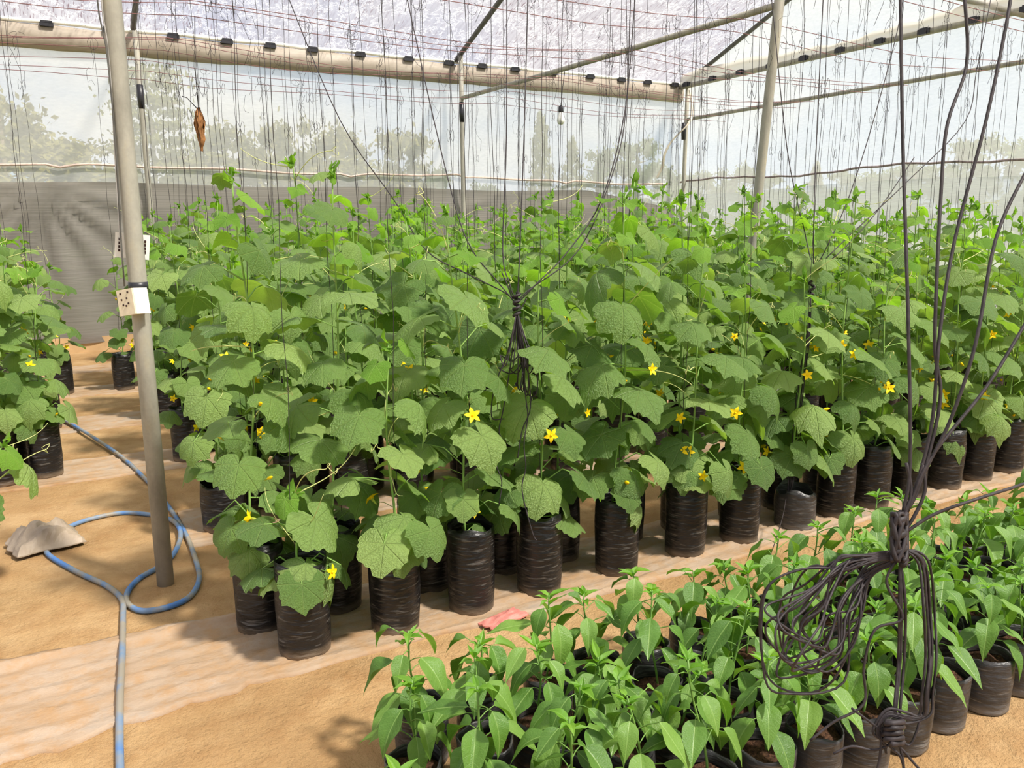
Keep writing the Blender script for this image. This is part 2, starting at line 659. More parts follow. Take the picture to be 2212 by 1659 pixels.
# grey shade cloth along the lower back wall, pinched where it is tied
def shade_fn(u, v):
    x = -5 + u * 15.25
    top = 2.17 + 0.015 * math.sin(x * 1.7)
    if x > 8.3:
        top -= (x - 8.3) * 0.14
    z = 0.12 + v * (top - 0.12)
    d = 0.0
    for tx, amp in ((0.02, 0.10), (6.9, 0.06), (9.3, 0.05)):
        dx, dz = x - tx, top - z
        rr = math.hypot(dx, dz)
        ang = math.atan2(dx, dz + 1e-6)
        d += amp * math.exp(-abs(dx) * 0.7) * math.cos(ang * 17) * min(1.0, rr * 1.6) * math.exp(-rr * 0.35)
    d += 0.02 * math.sin(z * 5 + x * 0.6) + 0.012 * math.sin(x * 3.1)
    return (x, YB - 0.16 + d * 0.75, z)


o = grid(shade_fn, 260, 26).build('shade_cloth', 'shade')
tag(o, 'grey woven shade cloth hung along the lower back wall', 'shade cloth')


def skirt_fn(u, v):
    y = YB - 0.2 - u * 12
    return (XR - 0.12 + 0.02 * math.sin(y * 4), y, 0.1 + v * (2.05 + 0.03 * math.sin(y)))


o = grid(skirt_fn, 60, 8).build('net_skirt', 'skirt')
tag(o, 'pale grey second layer of netting along the lower gable wall', 'net')

# eave beams with clips
t_ = empty('eave_beam', (2.73, YB, EAVE - 0.12), 'thick beige film-wrapped eave beam along the top of the back wall', 'beam')
mb = MB()
prof = [(-0.05, 0.13), (-0.09, 0.10), (-0.105, 0.0), (-0.09, -0.11), (-0.03, -0.15), (0.05, -0.14), (0.08, 0.0), (0.05, 0.13)]
nx = 40
for i in range(nx + 1):
    x = -7.7 + 15.4 * i / nx
    for (yy, zz) in prof:
        mb.v.append((x, yy * (1 + 0.06 * hash2(x, yy)), zz + 0.012 * hash2(x * 0.7, zz)))
for i in range(nx):
    for j in range(len(prof)):
        a, b = i * 8 + j, i * 8 + (j + 1) % 8
        mb.f.append((a, b, b + 8, a + 8))
mb.f.append(tuple(range(7, -1, -1)))
mb.f.append(tuple(nx * 8 + j for j in range(8)))
mb.build('beam_wrap', 'gutter', t_)
clip = MB().box((0, 0, 0), (0.15, 0.06, 0.045)).box((0, -0.015, 0.03), (0.13, 0.03, 0.03)).mesh('clip', 'tape', False)
for i in range(17):
    link('clip', clip, t_, (-3.0 + i * 0.66 + 0.08 * math.sin(i * 5), -0.10, 0.125))
mb = MB().tube([(x, -0.045 + 0.01 * math.sin(x * 3), 0.165 + 0.008 * math.sin(x * 5)) for x in np.linspace(-7.7, 7.7, 50)], 0.028, 6)
mb.build('sunlit_gap_line', 'white', t_)  # white tube stands in for the sunlit gap between film and beam

t_ = empty('eave_pipe', (XR - 0.09, 5.1, EAVE), 'galvanised eave pipe clipped with black clips along the gable wall', 'pipe')
MB().tube([(-0.02, 7.1, -0.02), (-0.02, 0, 0.0), (-0.02, -7.1, 0.02)], 0.042, 10).build('pipe', 'steel', t_)
mb = MB()
nn = 60
for i in range(nn + 1):
    y = 7.0 - 14 * i / nn
    hgt = 0.17 + 0.05 * math.sin(y * 1.3) + 0.03 * hash2(y, 2)
    mb.v += [(-0.05, y, 0.02), (-0.075, y, hgt * 0.55), (-0.03, y, hgt), (-0.005, y, hgt * 0.6)]
for i in range(nn):
    for j in range(3):
        a = i * 4 + j
        mb.f.append((a, a + 1, a + 5, a + 4))
mb.build('net_roll', 'flap', t_)
clip2 = MB().box((0, 0, 0), (0.05, 0.17, 0.06)).box((-0.02, 0, 0.0), (0.03, 0.10, 0.08)).mesh('clip', 'tape', False)
for i in range(19):
    link('clip', clip2, t_, (-0.05, 6.85 - i * 0.66, -0.0))


# ------------------------------------------------------------------ posts and pipes
def post(label, base, top, r0, r1, mat='steel'):
    t = empty('steel_post', base, label, 'post', None)
    b = Vector(base)
    MB().tube([Vector((0, 0, 0)) + (Vector(top) - b) * k for k in (0, 0.25, 0.5, 0.75, 1.0)], [r0 + (r1 - r0) * k for k in (0, .25, .5, .75, 1)], 16).build('tube', mat, t)
    return t


pA = post('thick galvanised post beside the coiled blue hose, carrying the outlet box', (0.34, 3.86, 0), (0.34, 3.86, 4.9), 0.037, 0.037)
pB = post('leaning galvanised post standing among the cucumber plants', (5.86, 5.90, 0), (5.90, 5.58, 4.2), 0.040, 0.046)
pC = post('thin galvanised back-wall post behind the thick hose-side post', (1.29, YB - 0.27, 0), (1.29, YB - 0.27, EAVE), 0.034, 0.034)
pD = post('thin back-wall post where the long tie pipe begins', (5.86, YB - 0.27, 0), (5.86, YB - 0.27, EAVE + 0.1), 0.034, 0.034)
pE = post('corner post where the back wall meets the gable wall', (XR - 0.12, YB - 0.24, 0), (XR - 0.06, YB - 0.24, EAVE + 0.1), 0.036, 0.036)
for p_, zs in ((pD, (3.42, 0.9)), (pE, (3.35,)), (pC, (3.35,))):
    for z in zs:
        ln = 0.35 if z > 3 else 0.12
        MB().tube([(0, 0, z - ln * 0.7), (0, 0, z - ln * 0.3), (0, 0, z + 0.05)], [0.037, 0.043, 0.040], 10).build('clamp', 'tape', p_)


def pipe(label, a, b, r, mat='steel'):
    m = (Vector(a) + Vector(b)) / 2
    o = MB().tube([Vector(a) - m, Vector((0, 0, -0.01)), Vector(b) - m], r, 10).build('steel_pipe', mat, None, True, m)
    return tag(o, label, 'pipe')


pipe('long horizontal tie pipe from the back wall to the leaning post', (5.86, YB - 0.27, 3.53), (5.86, 5.66, 3.49), 0.030)
pipe('horizontal pipe along the gable wall below the eave pipe', (XR - 0.06, YB - 0.25, 3.46), (XR - 0.06, -1.5, 3.50), 0.030)
pipe('roof rafter rising from the middle back-wall post', (5.86, YB - 0.1, EAVE + 0.06), (5.86, RIDGE_Y, roof_z(RIDGE_Y) - 0.06), 0.036, 'steel_dark')
pipe('roof rafter rising from the post behind the thick post', (1.29, YB - 0.1, EAVE + 0.06), (1.29, RIDGE_Y, roof_z(RIDGE_Y) - 0.06), 0.036, 'steel_dark')
pipe('end rafter rising from the corner post along the gable', (XR - 0.04, YB - 0.1, EAVE + 0.02), (XR - 0.04, RIDGE_Y, roof_z(RIDGE_Y) - 0.06), 0.036, 'steel_dark')
pipe('slanting brace pipe crossing the gable eave pipe', (XR - 0.12, 9.0, 5.33), (XR - 0.12, 5.6, 3.78), 0.034)

# wall cords
mb = MB()
pts = []
for i in range(90):
    x = -4 + i * (XR + 3.7) / 89
    z = 2.385 + 0.02 * math.sin(x * 1.1 + 0.5) + 0.012 * math.sin(x * 3.3)
    if x > 5.9:
        z -= 0.05
    for tx in (0.33, 4.15, 7.9):
        z -= 0.05 * math.exp(-((x - tx) / 0.12) ** 2)
    pts.append((x, YB - 0.04, z))
mb.tube(pts, 0.017, 6)
tag(mb.build('wall_cord', 'rope'), 'pale cord running along the back-wall net above the shade cloth', 'cord')
mb = MB()
mb.tube([(XR - 0.05, YB - 0.1 - i * 0.2, 2.36 + 0.03 * math.sin(i * 0.35) + 0.01 * math.sin(i * 1.7)) for i in range(68)], 0.017, 6)
tag(mb.build('wall_cord', 'ropegrey'), 'greyish cord running along the gable net below the pipes', 'cord')

# ------------------------------------------------------------------ ground sheets
STRIPS = [2.79, 4.30, 5.80, 7.32, 8.86, 10.36]
SHEET_W = [0.56, 0.52, 0.54, 0.56, 0.54, 0.5]
SHEET_LABEL = ['wrinkled dusty plastic ground sheet under the front cucumber row', 'dusty ground sheet under the second cucumber strip, behind the thick post',
               'pale ground sheet crossing the aisle in front of the hose end', 'pale ground sheet crossing the aisle where the hose emerges',
               'ground sheet under the single bag in the aisle far back', 'ground sheet closest to the back wall']
for k, (y0, wd) in enumerate(zip(STRIPS, SHEET_W)):
    x0 = -3.0 if k != 1 else 0.52
    seed = k * 3.7

    def sh(u, v, y0=y0, wd=wd, x0=x0, seed=seed, k=k):
        x = x0 + u * (XR - 0.5 - x0)
        lo = y0 - 0.02 + 0.02 * math.sin(x * 2.1 + seed) + 0.012 * hash2(x * 1.3, seed)
        hi = y0 + wd + 0.03 * math.sin(x * 1.6 + seed * 2) + 0.02 * hash2(x * 2.0, seed + 4)
        if k == 0 and x < 0.6:
            lo += -0.05 * (0.6 - x) + 0.03 * hash2(x * 5, 9)
            hi += 0.10 * (0.6 - x)
        y = lo + (hi - lo) * v
        am = 1.0 if k == 0 else 0.45
        q = (y - x * 0.06 + 0.05 * math.sin(x * 1.3 + seed)) * 30 + 1.8 * math.sin(x * 0.9 + seed)
        crease = (1 - abs(math.sin(q * 0.5))) ** 3
        q2 = (y + x * 0.09) * 47 + 2.2 * math.sin(x * 1.7 + seed)
        crease2 = (1 - abs(math.sin(q2 * 0.5))) ** 4
        gate = max(0.0, math.sin(x * 1.1 + seed + y * 4)) * (1 if x < 0.8 or k else 0.5)
        z = 0.006 + am * (0.006 + 0.005 * hash2(x * 1.1 + y * 3, y * 9 + seed) + 0.030 * crease * gate + 0.012 * crease2 * (1 - gate))
        if v < 0.06 or v > 0.94:
            z = max(z, 0.012)
        return (x, y, max(0.004, z))
    nu = 260
    mb = grid(sh, nu, 44)
    # turned-down thickness along the two long edges
    n1 = nu + 1
    o0 = len(mb.v)
    for i in range(n1):
        x, y, z = mb.v[i]
        mb.v.append((x, y - 0.002, 0.0))
    o1 = len(mb.v)
    for i in range(n1):
        x, y, z = mb.v[44 * n1 + i]
        mb.v.append((x, y + 0.002, 0.0))
    for i in range(nu):
        mb.f.append((o0 + i, o0 + i + 1, i + 1, i))
        mb.f.append((44 * n1 + i, 44 * n1 + i + 1, o1 + i + 1, o1 + i))
    tag(mb.build('ground_sheet', 'sheet'), SHEET_LABEL[k], 'plastic sheet')

# ------------------------------------------------------------------ leaves and other plant pieces
CTRL = [(0, 0.67), (10, 0.595), (26, 0.525), (42, 0.545), (54, 0.59), (64, 0.53), (84, 0.49), (102, 0.53), (114, 0.555), (124, 0.52), (138, 0.49), (154, 0.42), (167, 0.27), (176, 0.09), (180, 0.03)]


def leaf_r(deg):
    a = abs(deg)
    for (d0, r0), (d1, r1) in zip(CTRL, CTRL[1:]):
        if a <= d1:
            return r0 + (r1 - r0) * (a - d0) / (d1 - d0)
    return 0.03


def palmate_leaf(name, mat, droop, fold, wave, ph, narrow=1.0, seg=40, sharp=0.0):
    """heart-shaped angular leaf, petiole at the origin, tip along +Y, width about 1"""
    mb = MB()
    mb.uv = []
    rings = (0.0, 0.3, 0.62, 0.86, 1.0)
    tw = 0.25 * math.sin(ph * 3)
    for ri, t in enumerate(rings):
        for j in range(seg if ri else 1):
            deg = -180 + 360 * (j + 0.5) / seg
            r = leaf_r(deg) * t
            if ri == 4:
                r *= 1 + 0.022 * (1 if j % 2 else -1) + 0.03 * math.sin(j * 2.3 + ph * 5)
            if sharp:
                r *= 1 + sharp * (math.cos(math.radians(deg)) - 0.3)
            a = math.radians(deg)
            x, y = r * math.sin(a) * narrow, r * math.cos(a)
            rr = x * x + y * y
            z = -droop * rr * 1.3 - fold * abs(x) * (0.6 + 0.5 * y) + wave * rr * 2.2 * math.sin(a * 3 + ph) + wave * 0.8 * rr * math.sin(a * 7 + ph * 2)
            z += 0.035 * abs(math.sin(a * 3.6)) * min(rr * 6, 1) * t
            z -= droop * 0.5 * max(0, y) ** 2
            z += tw * x * y * 0.5
            mb.v.append((x, y, z))
            mb.uv.append((r * math.sin(a), r * math.cos(a)))
    for j in range(seg):
        if j == seg - 1:
            continue
        mb.f.append((0, 1 + j + 1, 1 + j))
    for ri in range(1, 4):
        o0, o1 = 1 + (ri - 1) * seg, 1 + ri * seg
        for j in range(seg - 1):
            mb.f.append((o0 + j, o0 + j + 1, o1 + j + 1, o1 + j))
    return mb.mesh(name, mat)


LEAVES = [palmate_leaf('leaf', 'leaf', d, f, wv, ph, nr, 40) for d, f, wv, ph, nr in (
    (0.25, 0.10, 0.05, 0.3, 1.0), (0.5, 0.15, 0.06, 1.1, 1.0), (0.75, 0.05, 0.07, 2.0, 1.05), (0.35, 0.35, 0.05, 2.9, 0.95),
    (0.55, -0.12, 0.08, 3.8, 1.05), (0.15, 0.22, 0.09, 4.6, 1.0), (0.9, 0.2, 0.06, 5.3, 0.95), (0.4, -0.05, 0.1, 0.9, 1.1))]
FAR_LEAVES = [palmate_leaf('leaf', 'leaf', d, f, wv, ph, nr, 24) for d, f, wv, ph, nr in (
    (0.3, 0.10, 0.06, 0.3, 1.0), (0.55, 0.2, 0.07, 1.3, 1.0), (0.75, 0.05, 0.08, 2.4, 1.05), (0.4, 0.3, 0.06, 4.0, 0.95))]
YOUNG = [palmate_leaf('leaf', 'young', d, f, wv, ph, 0.9, 24, 0.15) for d, f, wv, ph in ((0.2, 0.4, 0.10, 0.4), (0.5, 0.2, 0.13, 1.7), (-0.1, 0.55, 0.12, 2.6))]

TIPS = [palmate_leaf('leaf', 'young', d, f, wv, ph, 0.55, 24, 0.45) for d, f, wv, ph in ((0.1, 0.5, 0.12, 0.4), (0.5, 0.3, 0.13, 1.7), (-0.35, 0.5, 0.1, 2.6))]


def pinnate_leaf(name, mat, droop, fold, wave, ph, width=0.5):
    mb = MB()
    mb.uv = []
    ny, nx_ = 12, 6
    for i in range(ny + 1):
        t = i / ny
        hw = width * 0.5 * (math.sin(math.pi * min(1, t ** 0.76)) ** 0.9) * (1 - 0.45 * t * t) * 1.05
        if i in (0, ny):
            hw = 0.004
        for j in range(nx_ + 1):
            s = -1 + 2 * j / nx_
            x = s * hw
            y = t
            z = -droop * t * t + fold * abs(x) * 1.2 + wave * math.sin(t * 9 + ph) * abs(s) * hw * 2 + 0.05 * hw * math.sin(abs(s) * 3.1)
            yy = t * (1 - 0.28 * droop * t)
            mb.v.append((x, yy, z))
            mb.uv.append((x, y))
    for i in range(ny):
        for j in range(nx_):
            a = i * (nx_ + 1) + j
            mb.f.append((a, a + 1, a + nx_ + 2, a + nx_ + 1))
    return mb.mesh(name, mat)


PEPPER = [pinnate_leaf('leaf', 'pepper', d, f, wv, ph, wd) for d, f, wv, ph, wd in (
    (0.25, 0.25, 0.05, 0.2, 0.50), (0.45, 0.4, 0.08, 1.2, 0.54), (0.15, 0.15, 0.1, 2.2, 0.46), (0.6, 0.3, 0.06, 3.3, 0.5), (0.35, 0.5, 0.12, 4.2, 0.47), (0.5, 0.1, 0.07, 5.0, 0.55))]
PEPPER_Y = [pinnate_leaf('leaf', 'pepper_young', d, f, wv, ph, wd) for d, f, wv, ph, wd in ((0.2, 0.6, 0.06, 0.2, 0.42), (-0.1, 0.7, 0.05, 1.2, 0.36), (0.45, 0.4, 0.1, 2.2, 0.46))]


def flower_mesh(ph, open_):
    mb = MB()
    for k in range(5):
        a0 = k * 2 * math.pi / 5 + ph
        ca, sa = math.cos(a0), math.sin(a0)
        pts = []
        for (r, hw, z) in ((0.003, 0.0035, 0.0), (0.010, 0.0072, 0.006 - 0.003 * open_), (0.018, 0.0062, 0.009 - 0.007 * open_), (0.027, 0.0006, 0.010 - 0.012 * open_)):
            for s in (-1, 0, 1):
                pts.append((r * ca - s * hw * sa, r * sa + s * hw * ca, z + (0.0015 * (1 - abs(s)) * -1 if r < 0.025 else 0)))
        mb.add(pts, [(i * 3 + j, i * 3 + j + 1, i * 3 + j + 4, i * 3 + j + 3) for i in range(3) for j in range(2)])
    mb.tube([(0, 0, -0.004), (0, 0, 0.002), (0, 0, 0.007)], [0.003, 0.0045, 0.002], 6)
    return mb.mesh('flower', 'petal')


FLOWERS = [flower_mesh(0.0, 1.0), flower_mesh(0.5, 0.5), flower_mesh(0.9, 1.3), flower_mesh(0.2, 0.0)]
mb = MB().tube([(0, 0, -0.012), (0, 0, -0.004), (0, 0, 0.006), (0, 0, 0.018), (0, 0, 0.024)], [0.0035, 0.0055, 0.0075, 0.0055, 0.001], 7)
BUD = mb.mesh('bud', 'petal')
CALYX = MB().tube([(0, 0, -0.026), (0, 0, -0.014), (0, 0, -0.003)], [0.0022, 0.0038, 0.0050], 6).mesh('calyx', 'calyx')


def tendril_mesh(L, arch, curl, ph):
    pts = []
    n = 16
    for i in range(n):
        t = i / (n - 1)
        x = L * t
        z = arch * math.sin(t * 2.2) - arch * 0.5 * t * t
        y = 0.25 * L * math.sin(t * 2.0 + ph) * t
        if t > 0.75 and curl:
            q = (t - 0.75) * 4
            x = L * (0.75 + 0.05 * math.sin(q * 9))
            z += 0.03 * (1 - math.cos(q * 9)) * 0.6
        pts.append((x, y, z))
    r = [0.0018 - 0.0009 * i / (n - 1) for i in range(n)]
    return MB().tube(smooth_path(pts, 2), [0.0026 - 0.0013 * i / (2 * (n - 1)) for i in range(2 * (n - 1) + 1)], 4).mesh('tendril', 'tendril')


TENDRILS = [tendril_mesh(0.24, 0.06, 1, 0.0), tendril_mesh(0.32, 0.03, 0, 1.2), tendril_mesh(0.18, 0.08, 1, 2.4), tendril_mesh(0.28, -0.04, 0, 3.4), tendril_mesh(0.36, 0.10, 1, 4.4)]


def bag_mesh(r, h, seed, mat, squash=1.0, rim=0.02, seg=28, soil=0.82):
    mb = MB()
    levels = (0.0, 0.015, 0.06, 0.2, 0.35, 0.5, 0.65, 0.8, 0.92, 1.0)
    rs = np.random.default_rng(seed)
    ph = rs.uniform(0, 6.28, 8)

    def rad(a, t):
        rr = r * (0.96 + 0.06 * math.sin(math.pi * min(t, 1) * 0.9))
        rr *= 1 + 0.018 * math.sin(3 * a + ph[0] + t * 2) + 0.012 * math.sin(7 * a + ph[1] - t * 9) + 0.010 * math.sin(t * 40 + 2 * a + ph[2])
        if t > 0.78:
            rr *= 1 + (t - 0.78) * (0.16 * math.sin(2 * a + ph[3]) + 0.14 * math.sin(5 * a + ph[4]))
        return rr
    for t in levels:
        for j in range(seg):
            a = 2 * math.pi * j / seg
            rr = rad(a, t) * (0.93 if t == 0 else 1)
            z = h * t
            if t >= 0.9:
                z += h * rim * (math.sin(2 * a + ph[5]) + 0.6 * math.sin(5 * a + ph[6])) * (t - 0.85) * 6
            mb.v.append((rr * math.cos(a), rr * math.sin(a) * squash, z))
    nl = len(levels)
    # inner wall
    for t in (0.985, 0.86, soil - 0.06):
        for j in range(seg):
            a = 2 * math.pi * j / seg
            rr = rad(a, max(t, 0.7)) - 0.004
            z = h * t
            if t > 0.95:
                z += h * rim * (math.sin(2 * a + ph[5]) + 0.6 * math.sin(5 * a + ph[6])) * 0.8
            mb.v.append((rr * math.cos(a), rr * math.sin(a) * squash, z))
    for i in range(nl + 2):
        for j in range(seg):
            j2 = (j + 1) % seg
            mb.f.append((i * seg + j, i * seg + j2, (i + 1) * seg + j2, (i + 1) * seg + j))
    mb.f.append(tuple(reversed(range(seg))))
    return mb.mesh('grow_bag', mat)


def soil_mesh(r, z, seed, squash=1.0):
    mb = MB()
    rs = np.random.default_rng(seed)
    seg = 14
    mb.v.append((0, 0, z + 0.012))
    for k, t in enumerate((0.4, 0.75, 1.0)):
        for j in range(seg):
            a = 2 * math.pi * j / seg
            mb.v.append((r * t * math.cos(a), r * t * math.sin(a) * squash, z + float(rs.uniform(-0.008, 0.010)) - 0.004 * k))
    for j in range(seg):
        mb.f.append((0, 1 + j, 1 + (j + 1) % seg))
    for k in range(2):
        for j in range(seg):
            a, b = 1 + k * seg + j, 1 + k * seg + (j + 1) % seg
            mb.f.append((a, a + seg, b + seg, b))
    return mb.mesh('soil', 'soil')


BAGS = [bag_mesh(0.100, 0.37, s, 'bag') for s in range(6)]
SOILS = [soil_mesh(0.096, 0.30, s) for s in range(3)]
PBAGS = [bag_mesh(0.080, 0.19, 40 + s, 'bag_dusty_sunlit', 1.0, 0.03, 24, 0.86) for s in range(5)]
PSOILS = [soil_mesh(0.077, 0.158, 20 + s) for s in range(3)]


def frame(n, tip):
    """rotation whose Z is the leaf normal and Y the tip direction"""
    z = n.normalized()
    y = tip - z * tip.dot(z)
    if y.length < 1e-5:
        y = z.orthogonal()
    y.normalize()
    x = y.cross(z)
    return Matrix(((x.x, y.x, z.x), (x.y, y.y, z.y), (x.z, y.z, z.z)))


def place(name, data, parent, pos, rot, s):
    m = Matrix.Translation(pos) @ rot.to_4x4() @ Matrix.Diagonal((s, s, s, 1))
    return link(name, data, parent, mw=m)


UP = Vector((0, 0, 1))
R = random.uniform


def cucumber(x, y, height, label, group, near, bag=None, soil=None, leaves=None, bag_rz=None, lean=None, flowers=2, leaf_scale=1.0, low_leaves=True):
    t = empty('cucumber_plant', (x, y, 0.008), label, 'plant', group)
    b = link('grow_bag', bag or random.choice(BAGS), t)
    b.rotation_euler = (0, 0, R(0, 6.28) if bag_rz is None else bag_rz)
    link('soil', soil or random.choice(SOILS), t)
    z0 = 0.29
    n = leaves or max(6, int((height - 0.30) / 0.070))
    lean = lean or (R(-0.06, 0.06), R(-0.06, 0.06))
    wob, ph = R(0.01, 0.03), R(0, 6.28)

    def stem_at(k):
        return Vector((lean[0] * k + wob * math.sin(k * 7 + ph), lean[1] * k + wob * math.cos(k * 6 + ph), z0 + (height - z0) * k))
    mb = MB()
    ks = [i / 11 for i in range(12)]
    mb.tube([stem_at(k) for k in ks], [0.0058 - 0.0028 * k for k in ks], 5)
    az = R(0, 6.28)
    lm = LEAVES if near else FAR_LEAVES
    for i in range(n):
        k = (i + 0.6) / (n + 0.3)
        az += math.radians(137 + R(-25, 25))
        node = stem_at(k)
        out = Vector((math.cos(az), math.sin(az), 0))
        top = max(0.0, (k - 0.70) / 0.30)
        pl = R(0.09, 0.17) * (1 - 0.72 * top) * (1.0 if k > 0.12 else 0.75)
        el = R(0.15, 0.8) if k > 0.2 else R(-0.1, 0.5)
        mid = node + out * pl * 0.55 + UP * pl * math.sin(el) * 0.75
        end = node + out * pl + UP * pl * math.sin(el) * 0.85
        mb.tube([node, mid, end], [0.0034, 0.0029, 0.0024], 4, cap=False)
        sz = R(0.15, 0.235) * (1 - 0.62 * top) * leaf_scale
        if k < 0.15:
            sz *= 0.85
        nrm = (UP * R(0.45, 0.9) + out * R(0.15, 0.7) + SUN_DIR * R(0.15, 0.6) + Vector((R(-.25, .25), R(-.25, .25), 0)))
        tip = out * R(0.3, 1.0) + UP * -R(0.4, 1.0) + Vector((R(-.3, .3), R(-.3, .3), 0))
        me = random.choice(YOUNG) if (top > 0.35 and random.random() < 0.75) else random.choice(lm)
        place('leaf', me, t, end, frame(nrm, tip), sz)
    # low side leaves spreading over the bag
    for i in range(4 if (near or y < 7) else 2):
        a = R(0, 6.28) if i else math.atan2(-y, -x) + R(-0.8, 0.8)
        out = Vector((math.cos(a), math.sin(a), 0))
        node = stem_at(R(0.02, 0.18))
        pl = R(0.10, 0.22)
        mid = node + out * pl * 0.5 + UP * pl * 0.35
        end = node + out * pl + UP * pl * R(-0.1, 0.45)
        mb.tube([node, mid, end], [0.0036, 0.003, 0.0024], 4, cap=False)
        place('leaf', random.choice(lm), t, end, frame(UP * R(0.3, 0.8) + out * R(0.3, 0.9) + SUN_DIR * R(0.1, 0.5), out * R(0.3, 0.8) - UP * R(0.5, 1.0)), R(0.13, 0.21) * leaf_scale)
    # growing tip: small folded leaves
    tipp = stem_at(1.0)
    for i in range(7):
        a = i * 2.4 + ph
        out = Vector((math.cos(a), math.sin(a), 0))
        place('leaf', random.choice(TIPS), t, tipp + UP * R(-0.045, 0.012) + out * 0.006, frame(out * R(-0.6, 0.9) + UP * R(0.1, 0.7), UP * R(0.3, 1.0) + out * R(0.3, 0.9)), R(0.028, 0.062))
    # shoot stubs and flowers
    for i in range(flowers):
        k = R(0.06, 0.55)
        a = R(0, 6.28) if random.random() < 0.4 else math.atan2(-y, -x) + R(-0.9, 0.9)
        out = Vector((math.cos(a), math.sin(a), 0))
        node = stem_at(k)
        end = node + out * R(0.07, 0.17) + UP * R(-0.02, 0.06)
        mb.tube([node, (node + end) / 2 + UP * 0.01, end], 0.0016, 3, cap=False)
        rot = frame(out * R(0.5, 1.0) + UP * R(0.0, 0.6), UP + out * 0.01)
        if random.random() < 0.68:
            fl = place('flower', random.choice(FLOWERS), t, end + rot @ Vector((0, 0, 0.02)), rot, R(1.0, 1.35))
        else:
            fl = place('flower_bud', BUD, t, end + rot @ Vector((0, 0, 0.02)), rot, R(0.9, 1.2))
        if near:
            link('calyx', CALYX, fl)
    for i in range(4 if near else 3):
        k = R(0.35, 1.0)
        place('tendril', random.choice(TENDRILS), t, stem_at(k), Matrix.Rotation(R(0, 6.28), 3, 'Z') @ Matrix.Rotation(R(-0.9, 0.2), 3, 'Y'), R(0.6, 1.1))
    mb.build('stem', 'stem', t)
    return t


# ------------------------------------------------------------------ cucumber block
LINES = []
for k, y0 in enumerate(STRIPS):
    LINES.append((y0 + 0.15, k, 0))
    LINES.append((y0 + 0.42, k, 1))
ROW = ['front row beside the peppers', 'second row from the peppers', 'third row from the peppers', 'fourth row from the peppers', 'fifth row from the peppers',
       'sixth row from the peppers', 'sixth row from the shade cloth', 'fifth row from the shade cloth', 'fourth row from the shade cloth', 'third row from the shade cloth',
       'second row from the shade cloth', 'last row before the shade cloth']
SHARE = ['cucumber plants in the front rows', 'cucumber plants in the middle rows', 'cucumber plants in the back rows']
FRONT_NOTE = {}
strings = []
# (line, X): starts measured from where the bags stand beside the aisle
START = {0: 0.72, 1: 0.62, 2: 0.72, 3: 0.90, 4: 0.72, 5: 0.95, 6: 0.74, 7: 0.9, 8: 0.60, 9: 0.84, 10: 1.1, 11: 1.2}
FRONT_X = [0.73, 1.10, 1.44, 1.78, 2.20, 2.62, 2.98, 3.38, 3.70, 4.00, 4.33, 4.68, 5.0, 5.34, 5.68]
count_plants = 0
sq_bag = None
for li, (yl, k, a) in enumerate(LINES):
    xs = []
    if li == 0:
        xs = [(v, 0) for v in FRONT_X]
    else:
        x = START[li]
        step = 0.355 if li > 2 else 0.365
        while x < 9.75:
            xs.append((x + R(-0.035, 0.035), R(-0.03, 0.03)))
            x += step
    num = 0
    for (x, dy) in xs:
        y = yl + dy
        pj = project((x, y, 1.2))
        if pj is None or pj[0] > IW + 180 * 4 / pj[2] * 1.2:
            continue
        near = y < 5.2
        # height: mostly up to eye level
        hgt = R(1.42, 1.86)
        if li == 0:
            hgt = R(1.30, 1.75)
        if random.random() < 0.08:
            hgt = R(1.1, 1.4)
        if li >= 6:
            hgt += 0.06
        lab = 'cucumber plant in a black bag, %s, %s from the aisle' % (ROW[li], ordinal(num))
        fl = random.choice((3, 3, 4)) if y < 6.5 else random.choice((2, 3))
        lean = None
        bag = soil = None
        kw = {}
        if li == 0 and num == 0:
            lab = 'short leafy cucumber plant in the front corner bag beside the aisle'
            hgt, lean = 0.62, (0.0, 0.05)
            kw = dict(leaves=7, flowers=3)
        elif li == 0 and num == 1:
            hgt = 1.15
        elif li == 0 and num == 7:
            lab = 'cucumber plant in a squat bag with its rim folded outwards, front row'
            sq_bag = sq_bag or bag_mesh(0.115, 0.20, 77, 'bag_dusty_sunlit', 0.9, 0.10, 28, 0.5)
            bag, soil = sq_bag, soil_mesh(0.105, 0.075, 9, 0.9)
        elif li == 2 and num == 0:
            lab = 'cucumber plant in a wide slack open bag beside the hose loop'
            bag, soil = bag_mesh(0.125, 0.27, 91, 'bag', 0.92, 0.05, 28, 0.55), soil_mesh(0.115, 0.12, 6, 0.92)
            hgt = 1.5
        elif li == 1 and num == 0:
            hgt, lean = 1.80, (0.02, 0.0)
            lab = 'tall cucumber plant behind the front corner bag, leaning on the aisle side'
        elif li == 3 and num == 1:
            hgt = 1.98
            lab = 'tallest cucumber plant, its bare tip rising far above the others'
        elif li == 8 and num == 0:
            hgt = 1.35
            lab = 'cucumber plant in a lone bag in the aisle, far back by the shade cloth'
            kw = dict(leaves=11, flowers=4)
        cucumber(x, y, hgt, lab, SHARE[min(2, li // 4)], near, bag, soil, lean=lean, **({'flowers': fl} | kw))
        strings.append((x, y, li, num, hgt))
        num += 1
        count_plants += 1

